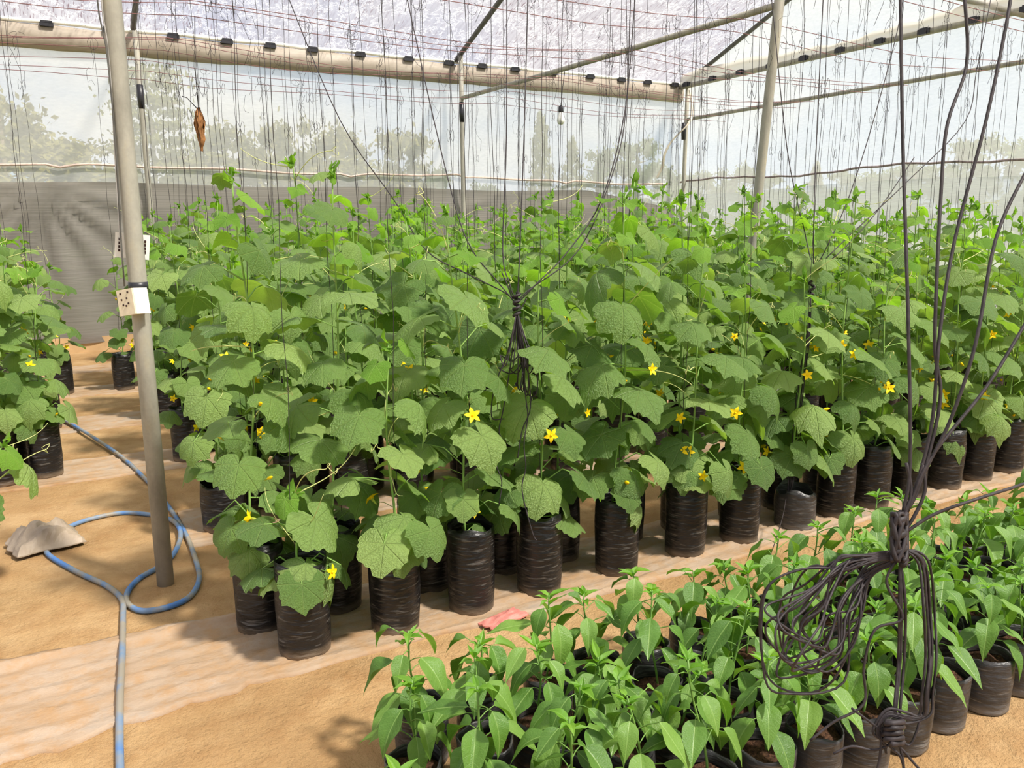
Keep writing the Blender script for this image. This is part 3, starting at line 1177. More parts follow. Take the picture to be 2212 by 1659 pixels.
# plants across the aisle
LEFT = [(-0.43, 4.02, 0.70, 'low cucumber plant spreading leaves into the aisle near the crumpled film'),
        (-0.36, 5.98, 1.55, 'cucumber plant across the aisle, in the bag closest to the hose loop'),
        (-0.22, 6.22, 1.5, 'cucumber plant across the aisle, in the bag behind the closest one'),
        (-0.62, 6.1, 1.5, 'cucumber plant across the aisle, partly cut off by the picture edge'),
        (-0.10, 7.52, 1.45, 'cucumber plant across the aisle, in the bag where the hose emerges'),
        (-0.40, 7.70, 1.6, 'cucumber plant across the aisle, behind the bag where the hose emerges'),
        (-0.45, 7.45, 1.5, 'cucumber plant across the aisle, beside the bag where the hose emerges'),
        (-0.62, 7.1, 1.75, 'cucumber plant across the aisle, tall one between the two nearer strips'),
        (-0.12, 6.05, 1.35, 'cucumber plant across the aisle, leaning out in front of its neighbours'),
        (0.04, 9.10, 1.25, 'cucumber plant across the aisle, in the far wide bag facing the lone bag'),
        (-0.30, 9.25, 1.7, 'cucumber plant across the aisle, behind the far wide bag'),
        (-0.58, 9.05, 1.6, 'cucumber plant across the aisle, at the picture edge before the shade cloth'),
        (-0.15, 10.6, 1.6, 'cucumber plant across the aisle, just before the shade cloth'),
        (-0.5, 10.75, 1.7, 'cucumber plant across the aisle, beside the one before the shade cloth')]
for i, (x, y, hgt, lab) in enumerate(LEFT):
    cucumber(x, y, hgt, lab, 'cucumber plants across the aisle', y < 6.5, flowers=3, lean=(0.22, 0.02) if i == 0 else None)
    if hgt > 1.2:
        strings.append((x, y, 20, i, hgt))


# ------------------------------------------------------------------ pepper seedlings
def pepper(x, y, h, label):
    t = empty('pepper_seedling', (x, y, 0.003), label, 'plant', 'pepper seedlings')
    b = link('grow_bag', random.choice(PBAGS), t)
    b.rotation_euler = (0, 0, R(0, 6.28))
    link('soil', random.choice(PSOILS), t)
    z0 = 0.15
    lean = (R(-0.05, 0.05), R(-0.05, 0.05))

    def st(k):
        return Vector((lean[0] * k + 0.008 * math.sin(k * 6 + x * 9), lean[1] * k, z0 + (h - z0) * k))
    mb = MB()
    mb.tube([st(k / 6) for k in range(7)], [0.0042 - 0.0016 * k / 6 for k in range(7)], 5)
    az = R(0, 6.28)
    n = random.randint(9, 12)
    for i in range(n):
        k = 0.25 + 0.68 * (i + 0.5) / n
        az += math.radians(137 + R(-20, 20))
        out = Vector((math.cos(az), math.sin(az), 0))
        node = st(k)
        pl = R(0.025, 0.06)
        end = node + out * pl + UP * pl * R(0.2, 0.7)
        mb.tube([node, (node + end) / 2 + UP * 0.004, end], [0.0020, 0.0017, 0.0014], 4, cap=False)
        tip = out * R(0.5, 1.0) - UP * R(0.1, 1.0)
        nrm = UP * R(0.6, 1.0) + out * R(0.2, 0.8) + SUN_DIR * R(0.0, 0.3)
        place('leaf', random.choice(PEPPER), t, end, frame(nrm, tip), R(0.105, 0.165) * (1 - 0.35 * max(0, (k - 0.7) / 0.3)))
    tp = st(1.0)
    for i in range(7):
        a = i * 2.4 + x * 5
        out = Vector((math.cos(a), math.sin(a), 0))
        place('leaf', random.choice(PEPPER_Y), t, tp + UP * R(-0.03, 0.0) + out * 0.004, frame(UP * R(0.2, 0.9) - out * R(0.2, 0.7) + UP * 0.3, out * R(0.5, 1.0) + UP * R(0.1, 0.9)), R(0.03, 0.065))
    mb.build('stem', 'pstem', t)
    return t


PROW = ['outermost row', 'second row', 'third row', 'row facing the cucumbers']
n_pep = 0
for r_, (py, px0) in enumerate(((1.44, 0.78), (1.65, 0.66), (1.86, 0.74), (2.07, 0.86))):
    x, num = px0, 0
    while x < 4.4:
        xx, yy = x + R(-0.012, 0.012), py + R(-0.012, 0.012) + (0.03 if r_ == 3 and x < 1.2 else 0)
        pj = project((xx, yy, 0.40))
        pk = project((xx, yy, 0.40))
        if pj and pj[0] < IW + 90 and pj[1] < IH + 120:
            pepper(xx, yy, R(0.34, 0.50), 'pepper seedling in a small bag, %s, %s from the aisle' % (PROW[r_], ordinal(num)))
            num += 1
            n_pep += 1
        x += 0.203

# ------------------------------------------------------------------ overhead wires and hanging strings
WZ = 3.42
WIRE_LABEL = 'thin reddish-brown trellis wire above the %s'


def wire_z(x, li):
    s = math.sin(math.pi * ((x - 1.29) % 4.57) / 4.57)
    return WZ + 0.03 * math.sin(li * 2.1) - 0.10 * s - 0.015 * math.sin(x * 2 + li)


for li, (yl, k, a) in enumerate(LINES):
    for dup_ in range(2 if li > 5 and li % 2 else 1):
        pts = [(-4 + i * 0.25, yl + dup_ * 0.06 + 0.02 * math.sin(i * 0.4 + li), wire_z(-4 + i * 0.25, li) - dup_ * (0.06 + 0.03 * math.sin(i * 0.35))) for i in range(int((XR - 0.1 + 4) / 0.25) + 1)]
        lab = WIRE_LABEL % ROW[li]
        if dup_:
            lab = 'slack second brown wire under the trellis wire of the %s' % ROW[li]
        tag(MB().tube(pts, 0.0032, 4).build('trellis_wire', 'wire'), lab, 'wire', 'trellis wires')

pts = [(-4 + i * 0.25, 0.86, 3.42 + 0.01 * math.sin(i)) for i in range(58)]
tag(MB().tube(pts, 0.0032, 4).build('trellis_wire', 'wire'), 'thin reddish-brown trellis wire above the pepper seedlings', 'wire', 'trellis wires')

for (x, y, li, num, hgt) in strings:
    if li >= 4 and li != 20 and num % 4 == 3:
        continue
    if li == 20:
        zt = wire_z(x, 3)
        lab = 'thin black training string across the aisle, the %s counted from the crumpled film' % ordinal(num - 1)
    else:
        zt = wire_z(x, li)
        lab = 'thin black training string over the %s, %s from the aisle' % (ROW[li], ordinal(num))
    ox, oy = R(-0.03, 0.03), R(-0.03, 0.03)
    base = Vector((x + ox, y + oy, 0))
    pts = []
    zb = 0.42
    n = 14
    sway = R(-0.04, 0.04)
    for i in range(n + 1):
        t = i / n
        z = zt + (zb - zt) * t
        pts.append(Vector((sway * (1 - t) + 0.006 * math.sin(i * 1.9 + x * 7), 0.006 * math.cos(i * 1.3 + y * 5) - oy * (1 - t), z)))
    mb = MB()
    rr = 0.0015 if y < 5 else 0.0019
    mb.tube(pts, rr, 3)
    top = pts[0]
    # bow at the wire and loose tail
    if random.random() < 0.75:
        lw, lh = R(0.02, 0.06), R(0.05, 0.12)
        sgn = random.choice((-1, 1))
        loop = [top + Vector((sgn * lw * math.sin(q) * (1 + 0.3 * q / 6), 0.01 * math.sin(q * 2), -lh * (1 - math.cos(q)) * 0.5 * random.choice((1, 1)) + 0.01)) for q in np.linspace(0, 6.0, 12)]
        mb.tube(loop, rr * 0.9, 3)
    if random.random() < 0.8:
        L = R(0.12, 0.75)
        a = R(0, 6.28)
        p0, tail = top.copy(), []
        for i in range(12):
            tail.append(p0 + Vector((0.035 * math.sin(i * 0.9 + a) * (0.4 + i / 12) + 0.02 * math.cos(a) * i / 3, 0.02 * math.cos(i * 1.1 + a), -L * i / 11 + (0.04 * math.sin(i * 2.2 + a) if i > 2 else 0))))
        mb.tube(tail, rr * 0.9, 3)
    if random.random() < 0.35:      # knot bow part-way down
        q0 = pts[random.randint(2, 5)]
        mb.tube([q0 + Vector((0.03 * math.sin(q), 0.0, 0.05 * math.sin(2 * q) - 0.03)) for q in np.linspace(0, 6.28, 12)], rr * 0.9, 3)
    o = mb.build('training_string', 'twine', None, True, (base.x, base.y, 0))
    tag(o, lab, 'string', 'training strings hanging from the wires')


# ------------------------------------------------------------------ tied-up bunches of spare string
def strand(parent, origin, pix, depth, r, name='strand', sub=5, n=5):
    """pix: (x, y[, depth offset]) stations of one strand"""
    pts = [at(q[0], q[1], depth + (q[2] if len(q) > 2 else 0)) - origin for q in pix]
    if pix[0][1] < 0 or pix[0][0] > IW:      # hangs from a wire above the view
        a, b = pts[0], pts[1]
        lift = 3.42 - (a.z + origin.z)
        if lift > 0.05:
            d = a - b
            top = a + Vector((max(-0.3, min(0.3, d.x)), max(-0.3, min(0.3, d.y)), lift))
            return MB().tube([top] + smooth_path(pts, sub), r, n).build(name, 'twine', parent)
    return MB().tube(smooth_path(pts, sub), r, n).build(name, 'twine', parent)


# bunch over the front row
org = at(1116, 650, 3.4)
t1 = empty('string_bunch', org, 'black spare strings tied in a hanging bunch over the front cucumber rows', 'string')
for pix in ([(560, -170, 1.4), (625, 0, 1.1), (735, 260, .8), (850, 430, .5), (920, 540, .25), (1010, 592, .1), (1090, 632), (1113, 655)],
            [(840, -170, .9), (880, 0, .7), (935, 250, .45), (985, 450, .25), (1020, 540, .15), (1078, 612), (1114, 655)],
            [(1095, -160, .2), (1095, 0, .2), (1094, 300, .1), (1086, 540, .05), (1100, 610), (1115, 655)],
            [(1390, -160, .5), (1372, 0, .4), (1350, 240, .3), (1300, 430, .2), (1225, 545, .1), (1160, 612), (1118, 655)],
            [(1142, -160, .3), (1140, 0, .3), (1132, 300, .1), (1122, 560), (1117, 655)],
            [(1362, 0, .6), (1352, 240, .5), (1322, 380, .35), (1250, 540, .2), (1140, 628), (1117, 655)],
            [(1084, 588), (1098, 620), (1112, 660)], [(1138, 645), (1128, 662), (1116, 680)]):
    strand(t1, org, pix, 3.4, 0.0028)
kn = [at(1116 + 7 * math.sin(i * 1.7), 632 + i * 3.6, 3.4 + 0.012 * math.cos(i * 1.7)) - org for i in range(15)]
MB().tube(smooth_path(kn, 3), 0.0065, 6).build('knot', 'twine', t1)
rs = random.Random(5)
for i in range(13):
    w_ = rs.uniform(-34, 42)
    yb = rs.uniform(780, 868)
    bow = rs.uniform(0.25, 1.0)
    strand(t1, org, [(1117, 668), (1117 + w_ * .35, 720, rs.uniform(-.03, .03)), (1117 + w_ * 1.0, 790, rs.uniform(-.06, .06)), (1118 + w_ * 1.15 - 10 * bow, yb - 12), (1122 + w_ * .6, yb, .03),
                     (1130 + w_ * .1, yb - 26, .03), (1124 + w_ * .2, 760, .02), (1118, 676)], 3.4, 0.0027)
for pix in ([(1118, 680), (1128, 760), (1136, 860), (1140, 900), (1132, 960), (1136, 1010), (1128, 1060), (1150, 1150), (1160, 1168)],
            [(1116, 680), (1104, 780), (1088, 880), (1078, 930), (1088, 960), (1072, 1000), (1084, 1040), (1078, 1090)],
            [(1120, 700), (1140, 800), (1146, 880), (1128, 930), (1118, 990)],
            [(1117, 690), (1098, 760), (1070, 830), (1062, 900), (1090, 905)]):
    strand(t1, org, pix, 3.4, 0.0026)

# bunch over the front row further along
org = at(1757, 585, 4.4)
t2 = empty('string_bunch', org, 'black spare strings knotted into a long hank near the squat folded bag', 'string')
for pix in ([(1650, -120, .6), (1667, 0, .5), (1700, 320, .3), (1738, 500, .1), (1757, 585)],
            [(1785, -120, .3), (1778, 0, .3), (1764, 300, .15), (1758, 480), (1757, 585)],
            [(2140, 0, 1.2), (2110, 150, 1.1), (2085, 262, .9), (1960, 392, .5), (1832, 512, .2), (1757, 585)],
            [(1960, -60, .8), (1940, 60, .7), (1890, 250, .45), (1836, 420, .2), (1788, 530, .1), (1757, 585)],
            [(1975, 340, .5), (1900, 450, .3), (1830, 530, .15), (1760, 590)]):
    strand(t2, org, pix, 4.4, 0.0030)
kn = [at(1754 + 6 * math.sin(i * 1.4), 580 + i * 4, 4.4 + 0.015 * math.cos(i * 1.4)) - org for i in range(15)]
MB().tube(smooth_path(kn, 3), 0.007, 6).build('knot', 'twine', t2)
for i in range(7):
    j = rs.uniform(-9, 9)
    strand(t2, org, [(1752, 630), (1746 + j * .5, 720), (1730 + j, 820, rs.uniform(-.04, .04)), (1722 + j, 900), (1716 + j * 1.3, 980, rs.uniform(-.04, .04)), (1704 + j * .6, 1060), (1698 + j * .4, 1095 + j)], 4.4, 0.0028)
strand(t2, org, [(1700, 1060), (1692, 1110, -.2), (1676, 1165, -.5), (1660, 1210, -.8)], 4.4, 0.0022)

# bunch close to the camera over the seedlings
D3 = 1.28
org = at(1943, 1165, D3)
t3 = empty('string_bunch', org, 'large dark bunch of looped twine hanging close over the pepper seedlings', 'string')
for pix in ([(1940, -120, .1), (1945, 0, .08), (1950, 300, .05), (1962, 700), (1966, 1000), (1950, 1110)],
            [(2072, -120, .1), (2084, 0, .08), (2088, 140, .08), (2046, 270, .05), (2032, 430, .03), (2022, 640), (2020, 760), (2032, 850), (2012, 960), (1978, 1070), (1946, 1120)],
            [(2196, -100, .1), (2176, 40, .08), (2130, 260, .05), (2062, 520, .03), (2030, 720), (2015, 900), (1985, 1030), (1950, 1115)],
            [(2290, 250, .1), (2212, 380, .06), (2150, 520, .03), (2108, 740), (2056, 900), (2002, 1010), (1955, 1112)],
            [(2280, 590, .1), (2212, 704, .06), (2128, 840, .03), (2010, 990), (1958, 1110)],
            [(2300, 1010, .1), (2212, 1045, .05), (2110, 1078), (2020, 1110), (1955, 1150)],
            [(1958, 1000), (1968, 1060), (1958, 1110)], [(1992, 1000), (1998, 1060), (1972, 1120), (1950, 1150)]):
    strand(t3, org, pix, D3, 0.0027, n=6)
kn = [at(1941 + 13 * math.sin(i * 1.25), 1108 + i * 6.5, D3 + 0.012 * math.cos(i * 1.25)) - org for i in range(18)]
MB().tube(smooth_path(kn, 4), 0.0062, 7).build('knot', 'twine', t3)
for i in range(6):
    a0 = i * 1.05
    MB().tube([at(1943 + 16 * math.cos(a0 + s * 0.9), 1160 + 52 * math.cos(s), D3 + 0.016 * math.sin(a0 + s)) - org for s in np.linspace(0, 6.28, 16)], 0.0036, 6).build('knot_wrap', 'twine', t3)
for i in range(15):
    ex, ey = rs.uniform(1606, 1780), rs.uniform(1270, 1350)          # far end of the loop
    by_ = rs.uniform(1370, 1500)
    bx_ = rs.uniform(1640, 1800)
    j, dz = rs.uniform(-9, 9), rs.uniform(-.09, .09)
    strand(t3, org, [(1938, 1198 + j), (1885, 1205 + j), (1820 + 2 * j, 1216 + rs.uniform(-8, 22)), ((1800 + ex) / 2 + rs.uniform(-20, 20), ey - rs.uniform(30, 60), dz * .5), (ex, ey, dz), (ex * .6 + bx_ * .4 - 14, by_ - rs.uniform(30, 60), dz * 1.3),
                     (bx_ + 20, by_, dz), (1800 + rs.uniform(-30, 40), by_ - rs.uniform(10, 60), dz * .5), (1830 + rs.uniform(-20, 30), rs.uniform(1290, 1380), dz * .3), (1872 + j, 1240 + j, .02), (1936, 1208 + j)], D3, 0.0019, n=5)
for i in range(8):
    j = rs.uniform(-13, 13)
    strand(t3, org, [(1946, 1190), (1972 + j, 1192), (1998 + j, 1222), (2008 + j, 1320, rs.uniform(-.03, .03)), (2012 + j, 1420), (2004 + j, 1500, rs.uniform(-.02, .02)), (1998 + j, 1545), (1960, 1552 + j), (1916, 1545 + j), (1898 + j, 1580), (1914, 1616 + j)], D3, 0.0021, n=5)
for i in range(4):
    j = rs.uniform(-8, 8)
    strand(t3, org, [(1944, 1205), (1950 + j, 1300), (1948 + j, 1420, .02), (1938 + j, 1540)], D3, 0.0024, n=5)
for pix in ([(1935, 1210), (1915, 1260), (1950, 1335), (1890, 1360), (1866, 1440), (1866, 1520), (1800, 1560), (1750, 1600)],
            [(1840, 1530), (1880, 1560), (1920, 1590), (1950, 1620), (1985, 1660), (2020, 1690)],
            [(1910, 1560), (1922, 1610), (1948, 1640), (1960, 1720)], [(1905, 1570), (1900, 1640), (1880, 1720)],
            [(1930, 1580), (1962, 1610), (1980, 1580), (1990, 1540)], [(1800, 1628), (1840, 1612), (1890, 1620), (1940, 1600)],
            [(1942, 1600), (1952, 1660), (1946, 1740)], [(1880, 1210), (1820, 1200), (1800, 1230), (1790, 1270)]):
    strand(t3, org, pix, D3, 0.0022, n=5)
MB().tube(smooth_path([at(1930 + 22 * math.sin(i * 1.9), 1556 + 3.4 * i, D3 + 0.02 * math.cos(i * 1.9)) - org for i in range(16)], 3), 0.0045, 6).build('low_knot', 'twine', t3)

# ------------------------------------------------------------------ hose, crumpled film, scraps
HOSE = [(-0.30, 8.3), (-0.12, 8.0), (0.03, 7.62), (0.31, 6.36), (0.44, 5.53), (0.49, 4.95), (0.51, 4.44), (0.50, 4.05), (0.48, 3.82), (0.42, 3.65), (0.33, 3.58), (0.22, 3.59), (0.17, 3.70), (0.18, 3.83), (0.24, 3.96), (0.32, 4.04),
        (0.41, 4.17), (0.475, 4.37), (0.485, 4.59), (0.43, 4.80), (0.26, 4.97), (0.09, 4.96), (-0.03, 4.87), (-0.11, 4.72), (-0.13, 4.52), (-0.01, 4.19), (0.10, 3.95), (0.15, 3.76), (0.14, 3.57), (0.11, 3.20), (0.08, 2.90),
        (0.06, 2.68), (0.05, 2.53), (0.03, 2.22), (0.02, 1.6)]
hp = []
for i, (x, y) in enumerate(HOSE):
    z = 0.0125
    if 2.75 < y < 3.4 or 5.75 < y < 6.4 or 7.3 < y < 7.95:
        z = 0.030
    if 17 <= i <= 18:
        z = 0.028
    hp.append((x, y, z))
mb = MB().tube(smooth_path(hp, 7), 0.0125, 10)
tag(mb.build('garden_hose', 'hose'), 'dusty blue garden hose looping around the thick post', 'hose')


def crumpled(name, mat, label, cat, loc, sx, sy, sz, seed, rz):
    rs_ = np.random.default_rng(seed)
    n = 18
    mb = MB()
    for j in range(n + 1):
        for i in range(n + 1):
            u, v = i / n * 2 - 1, j / n * 2 - 1
            rr = max(abs(u), abs(v))
            h = max(0.0, 1 - rr ** 2.2)
            fold = 0.35 * math.sin(u * 5 + v * 3 + seed) + 0.3 * math.sin(v * 8 - u * 4) + 0.10 * float(rs_.uniform(-1, 1))
            z = sz * h * (0.75 + 0.45 * fold) + 0.006
            mb.v.append((u * sx * (1 - 0.12 * fold * rr), v * sy * (1 + 0.1 * fold), max(0.006, z)))
    for j in range(n):
        for i in range(n):
            a = j * (n + 1) + i
            mb.f.append((a, a + 1, a + n + 2, a + n + 1))
    nb = len(mb.v)
    ring = [i for i in range(n)] + [(i + 1) * (n + 1) - 1 for i in range(n)] + [n * (n + 1) + i for i in range(n, 0, -1)] + [i * (n + 1) for i in range(n, 0, -1)]
    for q in ring:
        x, y, z = mb.v[q]
        mb.v.append((x, y, 0.0))
    m = len(ring)
    for i in range(m):
        mb.f.append((ring[i], nb + i, nb + (i + 1) % m, ring[(i + 1) % m]))
    o = mb.build(name, mat, None, False, loc)
    o.rotation_euler = (0, 0, rz)
    return tag(o, label, cat)


crumpled('crumpled_film', 'crumple', 'crumpled dusty grey plastic film lying over the hose', 'plastic film', (-0.135, 4.66, 0.02), 0.16, 0.13, 0.125, 3, 0.2)
crumpled('film_scrap', 'scrap', 'small red-printed film scrap on the ground sheet behind the peppers', 'plastic film', (1.50, 2.76, 0.012), 0.10, 0.045, 0.014, 8, 0.25)

# ------------------------------------------------------------------ fittings on the thick post
t_ = empty('outlet_box', (0.315, 3.805, 1.245), 'cream electrical outlet box strapped to the thick post', 'outlet box', None, math.radians(-40))
t_.rotation_euler = (math.radians(-3), math.radians(-9), math.radians(-52))
MB().box((0, 0, 0.05), (0.085, 0.07, 0.105)).build('body', 'cream', t_, False)
MB().box((0.002, -0.0385, 0.05), (0.088, 0.008, 0.108)).build('cover_plate', 'cream', t_, False)
MB().box((0.0455, 0, 0.05), (0.006, 0.072, 0.108)).build('lit_side', 'white', t_, False)  # white on this side paints in the light falling on the box
hole = MB().tube([(0, 0.001, 0), (0, -0.002, 0)], 0.0042, 8).mesh('socket_hole', 'hole', False)
for (hx, hz) in ((-0.02, 0.088), (-0.018, 0.062), (0.012, 0.066), (-0.012, 0.040), (0.018, 0.044), (0.004, 0.035), (0.022, 0.09)):
    link('socket_hole', hole, t_, (hx, -0.0430, hz))
mb = MB().tube([(0, 0, 0), (0, 0, 0.012), (0, 0, 0.03)], [0.039, 0.0405, 0.039], 16)
o = mb.build('tape_band', 'tape', None, True, (0.34, 3.86, 1.345))
tag(o, 'black tape band wound round the thick post above the outlet box', 'tape')
for i, (dx, lab, mat) in enumerate(((-0.046, 'pale cable running up the thick post to the roof', 'cable'), (-0.054, 'dark cable running up the thick post beside the pale one', 'steel_dark'))):
    pts = [(dx + 0.008 * math.sin(z * 3 + i * 2) - (0.012 if 1.5 < z < 2.4 else 0) * math.sin(z * 2.0), -0.018 - 0.006 * i, z) for z in np.linspace(1.36, 4.8, 30)]
    tag(MB().tube(pts, 0.0030, 6).build('power_cable', mat, None, True, (0.34, 3.86, 0)), lab, 'cable')
t_ = empty('slotted_plate', (0.330, 3.915, 1.475), 'white slotted plastic plate fixed behind the thick post', 'plate')
t_.rotation_euler = (0, math.radians(7), math.radians(-6))
MB().box((0, 0, 0.05), (0.135, 0.012, 0.105)).build('plate', 'white', t_, False)
slot = MB().box((0, 0, 0), (0.008, 0.004, 0.011)).mesh('slot', 'hole', False)
for sx_ in (-0.050, 0.050):
    for q in range(4):
        link('slot', slot, t_, (sx_, -0.0065, 0.028 + q * 0.0155))

# ------------------------------------------------------------------ bulb, dried bundle, ribbon
t_ = empty('light_bulb', (5.80, 9.05, 2.83), 'white frosted light bulb hanging from the tie pipe', 'light bulb')
prof = [(0.0, 0.0), (0.026, 0.006), (0.045, 0.03), (0.050, 0.055), (0.044, 0.085), (0.031, 0.118), (0.026, 0.150)]
MB().tube([(0, 0, z) for r, z in prof], [max(r, 0.002) for r, z in prof], 18).build('glass', 'bulb', t_)
MB().tube([(0, 0, 0.148), (0, 0, 0.16), (0, 0, 0.215), (0, 0, 0.235)], [0.027, 0.033, 0.031, 0.012], 12).build('socket', 'tape', t_)
MB().tube([(0, 0, 0.23), (0.02, 0, 0.42), (0.06, 0.0, 0.68)], 0.005, 6).build('cord', 'twine', t_)

t_ = empty('dried_leaf_bundle', (1.325, 8.0, 2.36), 'bundle of withered brown leaves hanging from black strings', 'dried leaves')
rs_ = np.random.default_rng(4)
for i in range(6):
    a = i * 1.05
    mb = MB()
    n = 10
    for k in range(n + 1):
        t = k / n
        cx_, cy_ = 0.03 * math.cos(a) * math.sin(t * 3), 0.03 * math.sin(a) * math.sin(t * 3)
        hw = 0.034 * math.sin(min(1, t * 1.1 + 0.12) * 2.8) + 0.004
        for s in (-1, 0, 1):
            mb.v.append((cx_ - math.sin(a) * hw * s + float(rs_.uniform(-.008, .008)), cy_ + math.cos(a) * hw * s + float(rs_.uniform(-.008, .008)), 0.28 - 0.34 * t * (0.8 + 0.06 * i) + float(rs_.uniform(-.008, .008))))
    for k in range(n):
        for s in range(2):
            q = k * 3 + s
            mb.f.append((q, q + 1, q + 4, q + 3))
    mb.build('leaf', 'dry', t_)
MB().tube([(0, 0, 0.26), (-0.02, -0.1, 0.6), (-0.02, -0.28, 0.985)], 0.004, 5).build('string', 'twine', t_)
MB().tube([(0.01, 0, 0.25), (-0.09, 0, 0.36), (-0.13, 0, 0.37)], 0.004, 5).build('string', 'twine', t_)

pts = smooth_path([(10.36, 11.90, 3.95), (10.30, 11.75, 3.62), (10.15, 11.65, 3.36), (9.86, 11.75, 3.05), (9.74, 11.8, 2.82), (9.73, 11.85, 2.60), (9.66, 11.9, 2.42)], 5)
mb = MB()
for i, p in enumerate(pts):
    wv = Vector((0.7, -0.5, 0.2)).normalized() * 0.024
    nv = Vector((0.3, 0.7, 0.1)).normalized() * 0.003
    mb.v += [tuple(p - wv - nv), tuple(p + wv - nv), tuple(p + wv + nv), tuple(p - wv + nv)]
for i in range(len(pts) - 1):
    for j in range(4):
        a_, b_ = i * 4 + j, i * 4 + (j + 1) % 4
        mb.f.append((a_, b_, b_ + 4, a_ + 4))
tag(mb.build('plastic_ribbon', 'ribbon'), 'pale plastic ribbon dangling by the corner post', 'ribbon')

# ------------------------------------------------------------------ trees and hill beyond the netting
def crown_mesh(kind, seed, n):
    rs_ = np.random.default_rng(seed)
    V, F = [], []

    def cards(c, rad, m, size, flat=1.0):
        for _ in range(m):
            d = rs_.normal(size=3)
            d /= np.linalg.norm(d)
            q = abs(rs_.normal()) * 0.62
            p = np.array(c) + d * q * np.array(rad)
            a = rs_.normal(size=3)
            a[2] *= flat
            a /= np.linalg.norm(a)
            b = np.cross(a, rs_.normal(size=3))
            b /= np.linalg.norm(b)
            s = size * rs_.uniform(0.6, 1.3)
            o = len(V)
            V.extend([tuple(p - a * s), tuple(p + b * s * 0.55), tuple(p + a * s), tuple(p - b * s * 0.55)])
            F.append((o, o + 1, o + 2, o + 3))
    # unit tree: height 1, crown half-width 0.5 (scaled on placing)
    if kind == 'b':
        for i in range(34):
            t = rs_.uniform(0, 6.28)
            zz = rs_.uniform(0.26, 0.97)
            env = 0.5 * math.sqrt(max(0.02, 1 - ((zz - 0.58) / 0.44) ** 2))
            rr = env * rs_.uniform(0.35, 1.0)
            q = rs_.uniform(0.06, 0.13)
            cards((rr * math.cos(t), rr * math.sin(t), zz), (q * 1.5, q * 1.5, q * 0.9), n // 34, 0.027)
    elif kind == 'l':
        for i in range(26):
            t = rs_.uniform(0, 6.28)
            zz = rs_.uniform(0.40, 0.98)
            rr = 0.46 * (1 - abs(zz - 0.66) * 1.4) * rs_.uniform(0.2, 1)
            q = rs_.uniform(0.05, 0.11)
            cards((rr * math.cos(t), rr * math.sin(t), zz), (q * 1.5, q * 1.5, q * 0.6), n // 26, 0.024)
    elif kind == 'c':
        for i in range(34):
            zz = 0.26 + 0.73 * i / 34
            wd = (0.44 * (1 - (zz - 0.26) / 0.80) + 0.05) * rs_.uniform(0.6, 1.1)
            t = i * 2.4
            cards((wd * 0.6 * math.cos(t), wd * 0.6 * math.sin(t), zz), (wd * 0.45, wd * 0.45, 0.045), n // 34, 0.020)
    else:   # open layered pine
        for i in range(26):
            zz = 0.36 + 0.62 * i / 26
            t = i * 2.4 + 0.6
            wd = 0.5 * rs_.uniform(0.45, 1.0) * (1.15 - zz * 0.55)
            cards((wd * 0.8 * math.cos(t), wd * 0.8 * math.sin(t), zz), (0.2, 0.2, 0.03), n // 26, 0.018, 0.5)
    me = bpy.data.meshes.new('crown')
    me.from_pydata(V, [], F)
    me.materials.append(MAT[{'b': 'tree_b', 'l': 'tree_b', 'c': 'tree_c', 'p': 'tree_c', 'a': 'tree_a'}[kind]])
    return me


CROWN = {'b': [crown_mesh('b', 1, 9500), crown_mesh('b', 2, 9500)], 'l': [crown_mesh('l', 3, 6500), crown_mesh('l', 4, 6500)], 'c': [crown_mesh('c', 5, 6500), crown_mesh('c', 6, 6500)], 'p': [crown_mesh('p', 7, 7500)]}
warm = []
for me in CROWN['b']:
    m2 = me.copy()
    m2.materials[0] = MAT['tree_a']
    warm.append(m2)
CROWN['a'] = warm
TRUNK = {}
for kd in 'blcpa':
    mb = MB().tube([(0, 0, 0), (0.01, 0, 0.3), (-0.01, 0.01, 0.6), (0, 0, 0.95)], [0.035, 0.026, 0.016, 0.005], 7)
    if kd in 'pl':
        for i in range(12):
            zz = 0.36 + 0.05 * i
            a = i * 2.4 + 0.6
            mb.tube([(0, 0, zz - 0.03), (0.38 * math.cos(a) * (1.1 - zz * .5), 0.38 * math.sin(a) * (1.1 - zz * .5), zz)], [0.010, 0.004], 5)
    TRUNK[kd] = mb.mesh('trunk', 'bark')
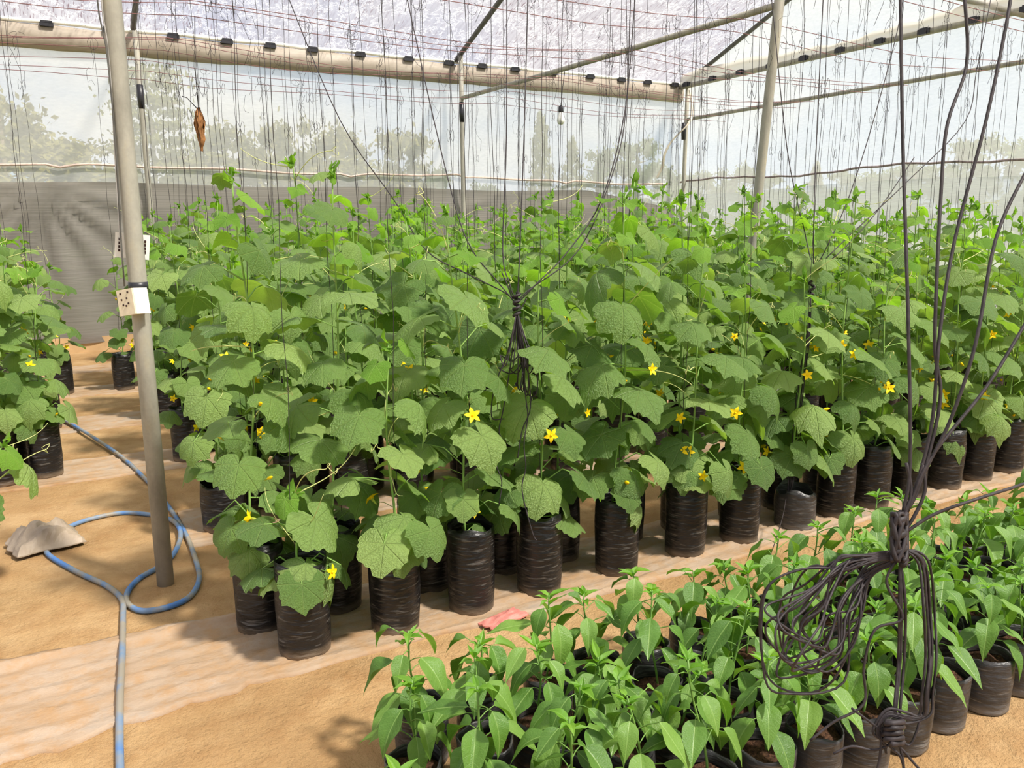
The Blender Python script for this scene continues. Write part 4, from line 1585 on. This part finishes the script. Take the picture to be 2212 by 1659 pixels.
TREES = [(-0.9, 38, 6.5, 5.6, 'a', 'bushy olive tree behind the net at the far aisle-side edge'), (2.2, 45, 5.7, 6.0, 'a', 'low olive tree in front of the blue hill'),
         (3.9, 33.8, 7.6, 3.9, 'p', 'tall open pine with layered branches behind the thick post'), (5.7, 44, 5.2, 5.0, 'a', 'low olive tree beside the tall open pine'), (8.2, 41.2, 6.1, 4.4, 'a', 'rounded tree behind the net above the tallest cucumber'),
         (10.2, 38.7, 6.3, 3.2, 'a', 'tree with a small raised crown next to the rounded tree'), (13.0, 42, 6.2, 5.0, 'a', 'broad olive tree between the raised crown and the reddish tree'), (15.3, 38.4, 6.1, 4.0, 'a', 'reddish-olive tree ending the tree line before the gap'),
         (0.4, 34.0, 4.6, 6.5, 'a', 'low dense olive bush at the foot of the aisle-side trees'), (6.6, 36.0, 4.5, 6.0, 'a', 'low dense olive bush beside the tall open pine'),
         (11.6, 35.0, 4.4, 6.0, 'a', 'low dense olive bush under the raised crown tree'), (16.0, 41.0, 4.4, 4.6, 'a', 'low dense bush under the reddish-olive tree'),
         (24.6, 54.7, 5.4, 3.2, 'b', 'low distant tree in the gap beside the middle back-wall post'), (32.3, 62.1, 5.0, 4.0, 'b', 'far low tree in the gap before the tall conifer'), (28.6, 47, 8.7, 3.4, 'c', 'tallest pointed conifer, between the middle post and the bulb'),
         (30.3, 45.9, 7.1, 3.2, 'c', 'shorter conifer below the hanging bulb'), (34.5, 49.1, 7.2, 3.8, 'l', 'thin loose-crowned tree behind the bulb'), (36.9, 47.7, 7.5, 4.2, 'l', 'loose-crowned tree between the bulb and the corner post'),
         (41.2, 50.2, 6.0, 4.4, 'b', 'tree directly behind the corner post'), (40.5, 44.3, 5.2, 4.2, 'b', 'tree behind the gable net close to the corner post'), (43.4, 44.3, 5.4, 3.8, 'b', 'tree behind the leaning post'),
         (43.4, 41.4, 4.9, 3.2, 'l', 'small loose tree just past the leaning post'), (45.4, 39.3, 5.6, 2.6, 'c', 'pointed conifer seen through the gable net'), (44.9, 36.7, 4.9, 3.2, 'l', 'small round tree beside the gable conifer'),
         (47.4, 36.2, 4.6, 5.0, 'b', 'low broad tree in the middle of the gable net'), (44.9, 31.7, 5.0, 4.4, 'l', 'loose tree in front of the low broad one behind the gable'), (42.1, 27.0, 6.2, 4.2, 'l', 'big pale loose-crowned tree behind the dangling close strings'),
         (42.0, 24.4, 5.6, 4.4, 'b', 'dense tree at the outer end of the gable view'), (40.0, 21.0, 5.2, 5.0, 'b', 'dense tree past the outer end of the gable view'), (44.0, 34.0, 3.6, 6.0, 'b', 'dense low bush at the foot of the gable tree line'),
         (41.0, 29.0, 3.6, 6.0, 'b', 'dense low bush under the big pale tree'), (42.0, 40.0, 3.8, 6.5, 'b', 'dense low bush under the gable conifer')]
for i, (x, y, h_, wd, kd, lab) in enumerate(TREES):
    t = empty({'p': 'pine_tree', 'c': 'conifer_tree'}.get(kd, 'broadleaf_tree'), (x, y, -0.06), lab, 'tree', 'trees beyond the netting', i * 1.3)
    for nm, me in (('crown', CROWN[kd][i % len(CROWN[kd])]), ('trunk', TRUNK[kd])):
        q = link(nm, me, t)
        q.scale = (wd, wd, h_)

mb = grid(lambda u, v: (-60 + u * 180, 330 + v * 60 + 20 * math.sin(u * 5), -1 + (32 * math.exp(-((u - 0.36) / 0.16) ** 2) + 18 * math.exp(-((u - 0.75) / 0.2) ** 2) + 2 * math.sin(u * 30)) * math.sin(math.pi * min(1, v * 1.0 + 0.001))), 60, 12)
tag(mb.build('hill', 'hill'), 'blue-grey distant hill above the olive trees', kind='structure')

print('plants', count_plants, 'peppers', n_pep, 'objects', len(bpy.data.objects))
